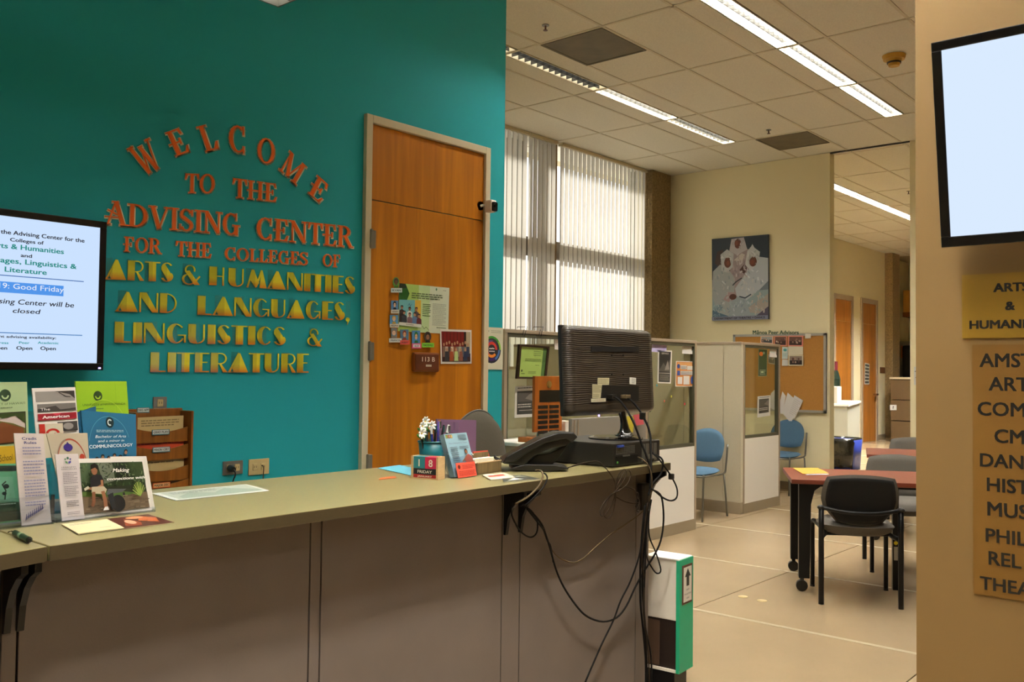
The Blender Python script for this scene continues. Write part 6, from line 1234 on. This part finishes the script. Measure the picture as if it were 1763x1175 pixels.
# ------------------------------------------------------------------ chairs
def cushion(mb, fn, th, nu=10, nv=10):
    """closed pillow: fn(u, v) -> mid-surface point and normal; thickness falls to zero at the rim"""
    top, bot = [], []
    g1, g2 = [], []
    for i in range(nv+1):
        for j in range(nu+1):
            u, v = -1+2*j/nu, -1+2*i/nv; p, n = fn(u, v); e = (1-abs(u)**5)*(1-abs(v)**5); e = max(e, 0)**.5
            g1.append(p+n*th*.5*e); g2.append(p-n*th*.5*e)
    N = len(g1); C_ = nu+1; fs = []
    for i in range(nv):
        for j in range(nu):
            a, b, c, d = i*C_+j, i*C_+j+1, (i+1)*C_+j+1, (i+1)*C_+j; fs += [(a, b, c, d), (N+d, N+c, N+b, N+a)]
    mb.sm = True; mb.add(g1+g2, fs); mb.sm = False; return mb
def squircle(u, v, k=.35):
    # rounds the corners of the unit square
    return u*math.sqrt(1-k*v*v/2), v*math.sqrt(1-k*u*u/2)
def task_chair(label):
    """black-framed stacking chair with arms bar; faces local +X; origin at floor centre"""
    t = thing('meeting_chair', label, 'chair', (0, 0, 0)); mb = MB()
    def seat(u, v):
        a, b = squircle(u, v, .55); return Vector((.23*a, .235*b, .455+.02*b*b-.015*a*abs(a)+.012*abs(a)**3)), Vector((0, 0, 1))
    cushion(mb, seat, .10, 14, 14).build('seat', 'grey_fabric', t)
    def back(u, v):
        a, b = squircle(u, v, .5); w_ = .232*(1-.14*max(0, -b)) * (1 if b > -.3 else 1-.35*(-b-.3)); x = -.205-.045*(1-a*a)+.03*(b*-1)*.4-.03*b; return Vector((x, w_*a, .655+.165*b)), Vector((1, 0, .1)).normalized()
    mb = MB(); cushion(mb, back, .05, 14, 14).build('backrest', 'grey_fabric', t)
    # hard back shell, slightly behind
    g = []
    for i in range(13):
        v = -1+2*i/12; row = []
        for j in range(15):
            u = -1+2*j/14; p, n = back(u*.9, v*.9); row.append(p-n*.026)
        g.append(row)
    MB().shell(g, .004).build('back_shell', mat('black_fabric', '#100e0c', .85), t)
    ym = .235; r = .0125
    for s_ in (-1, 1):
        MB().tube([(-.25, s_*ym, 0), (-.25, s_*ym, .3), (-.25, s_*ym, .60)], .0165, 10, 2).build('leg', 'black_metal', t)
        MB().tube([(.245, s_*ym, 0), (.245, s_*ym, .25), (.245, s_*ym, .41), (.225, s_*ym, .445), (.18, s_*(ym-.01), .45), (-.1, s_*(ym-.04), .43), (-.25, s_*ym, .42)], .015, 8, 3).build('leg', 'black_metal', t)
        for x in (-.25, .245): MB().cyl((x, s_*ym, 0), (x, s_*ym, .012), .016).build('glide', 'black_plastic', t)
        MB().ball((-.25, s_*ym, .605), .022, .026, .016).build('bar_end', 'black_plastic', t)
    MB().tube([(-.25, -ym, .605), (-.265, -.2, .60), (-.285, -.1, .585), (-.29, 0, .582), (-.285, .1, .585), (-.265, .2, .60), (-.25, ym, .605)], .0125, 8, 4).build('back_bar', 'black_metal', t)
    MB().tube([(.12, -ym+.03, .43), (.12, 0, .425), (.12, ym-.03, .42)], .010, 8, 3).tube([(-.12, -ym+.03, .43), (-.12, 0, .425), (-.12, ym-.03, .42)], .010, 8, 3).build('seat_frame', 'black_metal', t)
    return t
rl, rr_ = Vector(hit(1415, 1041, 2, 0)), Vector(hit(1550, 1049, 2, 0)); fl_ = Vector(hit(1399, 1008, 2, 0))
ang = math.atan2(fl_.y-rl.y, fl_.x-rl.x); ctr = (rl+rr_)/2+Vector((math.cos(ang), math.sin(ang), 0))*.25
c0 = task_chair('grey and black meeting chair in front of the near table, its back to the camera'); c0.location = (ctr.x, ctr.y, 0); c0.rotation_euler = (0, 0, ang)
TA = math.radians(28.4); du = Vector((math.cos(TA), math.sin(TA), 0)); dv = Vector((math.sin(TA), -math.cos(TA), 0))
c1 = dup(c0, (7.16, 2.27, 0), PI+TA-.05, 'grey and black meeting chair across the near table, facing the camera beside the pillar')
c2 = dup(c0, (9.3, 2.95-.15, 0), PI+TA-.05, 'grey meeting chair beyond the far table, only its back top showing')
def blue_chair(label):
    t = thing('side_chair', label, 'chair', (0, 0, 0)); mb = MB()
    def seat(u, v): a, b = squircle(u, v, .6); return Vector((.22*a, .23*b, .455-.01*a)), Vector((0, 0, 1))
    cushion(mb, seat, .06, 12, 12).build('seat', 'blue_fabric', t)
    def back(u, v):
        a, b = squircle(u, v, .6 if v < 0 else .95); return Vector((-.22-.04*(1-a*a)-.04*b, .215*a, .70+.17*b)), Vector((1, 0, .2)).normalized()
    mb = MB(); cushion(mb, back, .045, 12, 12).build('backrest', 'blue_fabric', t)
    for s_ in (-1, 1):
        MB().tube([(.24, s_*.225, 0), (.22, s_*.225, .41), (.19, s_*.225, .43), (-.18, s_*.225, .43), (-.235, s_*.225, .5), (-.27, s_*.225, .72)], .010, 8, 3).build('side_frame', 'grey_metal', t)
        MB().tube([(-.27, s_*.225, 0), (-.2, s_*.225, .42)], .010, 8, 1).build('leg', 'grey_metal', t)
    MB().tube([(.2, -.225, .425), (.2, .225, .425)], .009, 8, 1).build('cross_bar', 'grey_metal', t)
    return t
b0 = blue_chair('blue upholstered side chair between the two partitions, left of the fabric panel'); b0.location = (8.19, 4.60, 0); b0.rotation_euler = (0, 0, PI)
b1 = dup(b0, (10.58, 4.78, 0), PI, 'blue upholstered side chair against the back wall under the loose papers')
# high-backed office chair behind the counter
oc = thing('office_chair', 'dark olive office chair behind the counter near the door', 'chair', (3.5, 3.15, 0))
def ob(u, v): a, b = squircle(u, v, .5 if v < 0 else 1.0); return Vector((3.42+.225*a+.02*b, 3.16+.03*(1-a*a)*-1+.04*b, .93+.31*b)), Vector((.25, -1, .1)).normalized()
mb = MB(); cushion(mb, ob, .07, 18, 18).build('backrest', 'office_fabric', oc)
def os_(u, v): a, b = squircle(u, v, .5); return Vector((3.44+.25*a, 3.42+.24*b, .50)), Vector((0, 0, 1))
mb = MB(); cushion(mb, os_, .09).build('seat', 'office_fabric', oc)
MB().tube([(3.42, 3.16, .7), (3.42, 3.2, .48), (3.44, 3.4, .44)], .02, 8, 3).build('back_support', 'black_metal', oc)
MB().cyl((3.44, 3.42, .1), (3.44, 3.42, .46), .028).build('gas_column', 'black_metal', oc)
for k in range(5):
    a = 2*PI*k/5+.3; e = Vector((3.44+.29*math.cos(a), 3.42+.29*math.sin(a), .075))
    MB().tube([(3.44, 3.42, .115), e], .02, 8, 1).build('base_arm', 'black_plastic', oc); MB().cyl(e+Vector((0, -.02, -.045)), e+Vector((0, .02, -.045)), .03).build('caster', 'black_plastic', oc)
# seam welt of the office chair back
MB().tube([ob(math.cos(2*PI*i/40)*1.0 if abs(math.cos(2*PI*i/40)) > abs(math.sin(2*PI*i/40)) else math.cos(2*PI*i/40)/abs(math.sin(2*PI*i/40)), math.sin(2*PI*i/40) if abs(math.cos(2*PI*i/40)) > abs(math.sin(2*PI*i/40)) and False else (math.sin(2*PI*i/40)/max(abs(math.cos(2*PI*i/40)), abs(math.sin(2*PI*i/40)))))[0] for i in range(41)], .005, 6, 1).build('welt', 'grey_fabric', oc)

# ------------------------------------------------------------------ tables
def table(label, cx, cy, ang, L_=1.8, W_=.77):
    """flip-top table: local x = depth, local -y = length; origin at the near-left corner"""
    t = thing('flip_top_table', label, 'table', (0, 0, 0))
    MB().box((0, -L_, .715), (W_, 0, .745), .004).build('tabletop', 'table_laminate', t)
    for yy, s_ in ((-.05, 1), (-L_+.05, -1)):
        for xx in (.04, W_-.10):
            prof = [(0, .09), (.07, .09), (.078, .58), (.1, .67), (.16, .714), (0, .714)]
            MB().prism([(a, z) for a, z in prof], lambda a, z, d, xx=xx, yy=yy, s_=s_: Vector((xx+d, yy-a*s_, z)), .062).build('leg', 'black_metal', t, bevel=.004)
            c_ = MB().cyl((xx+.012, yy-.022*s_, .038), (xx+.048, yy-.022*s_, .038), .038, n=20).build('caster', 'black_plastic', t, bevel=.004)
            MB().box((xx+.018, yy-.035*s_, .05), (xx+.042, yy-.01*s_, .092)).build('caster_fork', 'black_plastic', t)
    MB().box((W_/2-.02, -L_+.08, .66), (W_/2+.02, -.08, .70)).build('beam', 'black_metal', t)
    t.location = (cx, cy, 0); t.rotation_euler = (0, 0, ang); return t
ta = table('reddish-brown flip-top table on casters behind the near chair', 5.83, 2.55, TA)
tb = dup(ta, (8.10, 2.86, 0), math.radians(20), 'second reddish-brown table farther back, half hidden by the pillar')
# centre leg with sticker of the near table
p = hit(1541.5, 1016, 2, 0)
dx_, dy_ = p.x-5.83, p.y-2.55; lx = dx_*math.cos(TA)+dy_*math.sin(TA); ly = -dx_*math.sin(TA)+dy_*math.cos(TA)
lg = MB().box((lx-.02, ly-.02, 0), (lx+.02, ly+.02, .712), .004).build('support_leg', 'black_metal', ta)
MB().box((lx-.0208, ly-.012, .2), (lx-.0195, ly+.012, .29)).build('sticker', 'aluminium', lg); MB().cyl((lx-.0215, ly, .315), (lx-.0195, ly, .315), .013).build('sticker', mat('sticker_yellow', '#d8c21c', .5), lg)
# papers on the table
q = [hit(x, y, 2, .752) for x, y in ((1382, 816), (1427, 815), (1408, 806), (1365, 806))]
sheet('envelope', q, [], '#d9a23a', 'yellow-orange envelope on the near corner of the table', 'envelope', th=.003)
q = [hit(x, y, 2, .7485) for x, y in ((1388, 818), (1427, 817), (1420, 812), (1380, 812))]
sheet('paper', q, [], '#c9c9d0', 'white sheet under the yellow envelope on the table', 'paper', th=.002)

for (x_, y_), lab in zip(((1279, 1028), (1312, 1035)), ('left of two small round floor plates in front of the near table', 'right of two small round floor plates in front of the near table')):
    p = hit(x_, y_, 2, 0); MB().cyl((p.x, p.y, .0), (p.x, p.y, .002), .032, n=20).cyl((p.x, p.y, .002), (p.x, p.y, .003), .02, n=16).build('floor_plate', 'outlet_ivory', label=lab, cat='floor plate')
# ------------------------------------------------------------------ drop box on its post by the counter end
bxX, bxY = 3.47, 1.98
def Bx(px_, py_, Y): return hit(px_, py_, 1, Y)
a0 = math.atan2(-.0, 1)
GA = math.radians(4); gu = Vector((math.cos(GA), math.sin(GA), 0)); gv = Vector((-math.sin(GA), math.cos(GA), 0))
cn = hit(1168.5, 1161, 1, 2.0); zlo = cn.z; ztp = hit(1168.5, 967, 1, 2.0).z
cn.z = 0
e = hit(1205, 1145, 1, 2.0)
Wg = .125; Dg = .165
db = thing('drop_box', 'white and green drop box on a black post at the counter end', 'box', (cn.x, cn.y, zlo))
def dbx(x0, x1, y0, y1, z0, z1, bev=0):
    mb = MB(); mb.m = Matrix(((gu.x, gv.x, 0, cn.x), (gu.y, gv.y, 0, cn.y), (0, 0, 1, 0), (0, 0, 0, 1))); mb.box((x0, y0, z0), (x1, y1, z1), bev); return mb
hm = ztp-zlo
dbx(0, Wg, 0, Dg, zlo+hm*.46, ztp, .003).build('upper_box', 'white_card', db)
dbx(.003, Wg, .003, Dg-.003, zlo+.01, zlo+hm*.46).build('lower_box', mat('dark_brown', '#1f130d', .5), db)
dbx(-.004, Wg, -.003, Dg, zlo, zlo+.012).build('bottom', 'white_card', db)
dbx(-.001, Wg+.002, -.004, -.0, zlo, ztp+.002).build('green_front', 'green_paint', db)
dbx(-.0045, -.0005, -.003, .012, zlo, ztp).build('green_edge', 'green_paint', db)
dbx(-.002, .0, .09, Dg-.01, zlo+.02, zlo+hm*.44).build('inner_flap', mat('flap_brown', '#4a3526', .6), db)
dbx(-.004, Wg, 0, Dg, ztp, ztp+.006, .002).build('lid', 'paper_white', db)
def dpt(x, z, y=-.006): return cn+gu*x+gv*y+Vector((0, 0, z))
q = [dpt(.018, zlo+hm*.60), dpt(Wg-.012, zlo+hm*.60), dpt(Wg-.012, zlo+hm*.95), dpt(.018, zlo+hm*.95)]
s_ = MB().quadbox(q, (0, -1, 0), .002).build('notice_mount', mat('brown_card', '#5a3520', .6), db)
q = [dpt(.027, zlo+hm*.62, -.008), dpt(Wg-.022, zlo+hm*.62, -.008), dpt(Wg-.022, zlo+hm*.93, -.008), dpt(.027, zlo+hm*.93, -.008)]
s2 = MB().quadbox(q, (0, -1, 0), .001).build('notice', 'white_card', db)
sheet_print(q, [('p', [(.5, .96), (.14, .72), (.34, .72), (.34, .45), (.68, .45), (.68, .72), (.88, .72)], '#14140f'), ('t', .5, .32, .05, 'DROP', '#33332c', {'al': 'c', 'w': .36}), ('t', .5, .2, .05, 'EVALUATIONS', '#33332c', {'al': 'c', 'w': .84}), ('t', .5, .08, .05, 'HERE', '#33332c', {'al': 'c', 'w': .34})], s2)
dbx(.0, .115, .02, Dg-.01, 0, zlo).build('post', 'black_metal', db)

# ------------------------------------------------------------------ far room
p = hit(1435, 806, 2, 0)
bi = thing('recycling_bin', 'blue recycling bin with a black liner beyond the back wall opening', 'bin', (13.9, 5.3, 0))
pa, pb_ = Vector(hit(1434, 806, 2, 0)), Vector(hit(1484, 800, 2, 0)); 
bc_ = Vector((13.95, 5.30, 0)); 
g = [[(bc_.x+sx_*w_*math.cos(a), bc_.y+sx_*w_*math.sin(a), z) for a in [PI/4+2*PI*i/4 for i in range(5)]] for w_, z, sx_ in ((.30, .44, 1), (.25, 0, 1))]
mb = MB(); mb.box((bc_.x-.2, bc_.y-.2, .005), (bc_.x+.2, bc_.y+.2, .02)).build('bottom', 'blue_plastic', bi)
def ringg(prof, n_=28, k=.5):
    out = []
    for w_, z in prof:
        row = []
        for i in range(n_+1):
            a = 2*PI*i/n_; c, s__ = math.cos(a), math.sin(a); r_ = w_/max(abs(c), abs(s__))*(1-.10*(min(abs(c), abs(s__))/max(abs(c), abs(s__)))**3); row.append((bc_.x+r_*c*.85, bc_.y+r_*s__, z))
        out.append(row)
    return out
MB().shell(ringg(((.262, .445), (.235, 0))), .006).build('body', 'blue_plastic', bi)
lr = []
for w_, z in ((.25, .40), (.28, .47), (.292, .46), (.292, .40), (.275, .20), (.262, .03)):
    lr.append((w_, z))
lp = [r for r in ringg(lr)]
lp = [[(x-.045+random.uniform(-.006, .006) if k_ > 2 else x, y+.04, z+(random.uniform(-.02, .02) if k_ > 2 else 0)) for x, y, z in row] for k_, row in enumerate(lp)]
MB().shell(lp, .002).build('liner', 'bin_liner', bi)
e1 = Vector((.966, .258, 0)); e2 = Vector((-.258, .966, 0)); c_ = Vector((15.38, 5.75, 0))
mb = MB(); mb.m = Matrix(((e1.x, e2.x, 0, c_.x), (e1.y, e2.y, 0, c_.y), (0, 0, 1, 0), (0, 0, 0, 1)))
t = thing('low_cabinet', 'long white low cabinet behind the recycling bin in the far room', 'cabinet', c_)
mb.box((0, 0, 0), (2.3, .5, .885), .004).build('body', 'cabinet_white', t)
mb = MB(); mb.m = Matrix(((e1.x, e2.x, 0, c_.x), (e1.y, e2.y, 0, c_.y), (0, 0, 1, 0), (0, 0, 0, 1))); mb.box((-.02, -.02, .89), (2.32, .52, .93), .004).build('top', 'paper_white', t)
# things standing on the cabinet
o_ = c_+e1*.35+e2*.25
MB().box((o_.x-.1, o_.y-.09, .931), (o_.x+.1, o_.y+.09, 1.22), .01).build('paper_box', 'white_card', label='small cream box on the white cabinet', cat='box')
t = thing('bottle', 'dark bottle with a red label standing on the cabinet behind the cream box', 'bottle', o_+Vector((.6, .2, .931)))
b_ = o_+Vector((.6, .2, 0)); MB().cyl((b_.x, b_.y, .931), (b_.x, b_.y, 1.35), .075, n=16).cyl((b_.x, b_.y, 1.35), (b_.x, b_.y, 1.5), .075, .03, n=16).build('glass_body', mat('bottle_dark', '#1d2a22', .2), t); MB().cyl((b_.x, b_.y, 1.5), (b_.x, b_.y, 1.66), .03, n=12).build('neck', mat('bottle_red', '#5a1420', .4), t)
q = [hit(x, y, 1, FARY-.014) for x, y in ((1488.5, 662), (1496.5, 662), (1497, 627), (1489, 625))]
it = [('r', .08, .04+.16*k, .92, .15+.16*k, '#30302c') for k in range(6)]
sheet('sign', q, it, '#c9ccc4', 'vertical sign with dark bands on the farthest door', 'sign', th=.003)
q = [hit(x, y, 1, FARY-.012) for x, y in ((1516, 643), (1524, 643.5), (1524, 633), (1516, 632.5))]
sheet('door_plaque', q, [], '#5a3416', 'small brown plaque on the wall beside the farthest door', 'plaque', th=.012)
q = [hit(x, y, 0, BWX-.004) for x, y in ((1573.5, 663), (1580, 663.5), (1580, 631), (1573.5, 632))]
sheet('sign', q, [('r', .2, .72, .9, .76, '#444444'), ('r', .4, .38, .7, .42, '#444444')], '#d9d9d2', 'small white notice on the cream wall strip beside the pillar', 'sign', th=.003)
# carton with a question-mark sign in front of the far column
p0_ = Vector(hit(1533.5, 757, 2, 0)); X0 = p0_.x-.6
a = hit(1533.5, 700, 0, X0); b = hit(1575, 700, 0, X0); zt_ = hit(1540, 653, 0, X0).z
ca = thing('storage_carton', 'tall brown carton with faded print before the concrete column, topped with a pale lid', 'carton', (X0+.3, (a.y+b.y)/2, 0))
hh = zt_/3
for k in range(3):
    MB().box((X0, b.y, .01+hh*k), (X0+.55, a.y, hh*(k+1)-.01), .006).build('box_tier', 'carton', ca)
MB().box((X0-.02, b.y, zt_), (X0+.57, a.y+.02, zt_+.04)).build('lid', 'frame_cream', ca)
q = [hit(x, y, 0, X0-.006) for x, y in ((1532, 706.5), (1543.5, 706.5), (1543.5, 697.5), (1532, 697.5))]
sheet('sign', q, [('t', .5, .2, .6, '?', '#222222', {'al': 'c', 'bold': .03})], '#d9dcd8', 'small white question mark sign on the brown carton', 'sign', th=.003)
# upper cabinets and niche beyond
a = hit(1555, 700, 0, 23.4); b = hit(1580, 700, 0, 23.4); z1_ = hit(1560, 500, 0, 23.4).z; z0_ = hit(1560, 538, 0, 23.4).z; z2_ = hit(1560, 588, 0, 23.4).z; z3_ = hit(1560, 651, 0, 23.4).z
t = thing('wall_cabinet', 'warm-lit wooden wall cabinet at the far end beyond the column', 'cabinet', (23.6, (a.y+b.y)/2, z0_))
MB().box((23.4, b.y-.6, z0_), (23.9, a.y, z1_), .01).build('body', mat('honey_wood', '#d59a3c', .4), t); MB().box((23.36, b.y-.6, z0_-.12), (23.92, a.y, z0_), .01).build('valance', 'rack_wood', t)
MB().box((23.385, b.y+.1, z0_+.02), (23.4, b.y+.12, z1_-.02)).build('door_gap', 'rack_wood', t)
t = MB().box((23.5, b.y-.6, z3_), (23.9, a.y+.15, z2_), .01).build('shelf_unit', mat('greige', '#9a917c', .7), label='grey shelf unit under the warm-lit cabinet at the far end', cat='shelf')
p = hit(1563, 610, 0, 23.2)
t = thing('coffee_machine', 'dark rounded machine with an orange edge standing at the far end', 'machine', (23.2, p.y, p.z-.2))
MB().box((23.1, p.y-.15, z3_-.019), (23.4, p.y+.12, p.z+.22), .08).build('body', 'black_plastic', t); MB().box((23.14, p.y+.11, p.z-.1), (23.36, p.y+.14, p.z+.2), .01).build('edge', mat('amber', '#c9702a', .4), t)
t = MB().box((23.0, b.y-.6, 0), (23.9, a.y+.15, z3_-.02), .01).build('base_cabinet', 'far_wood', label='wooden base cabinet at the far end behind the carton', cat='cabinet')
# far table chair edges already placed; unsmooth remnants end here
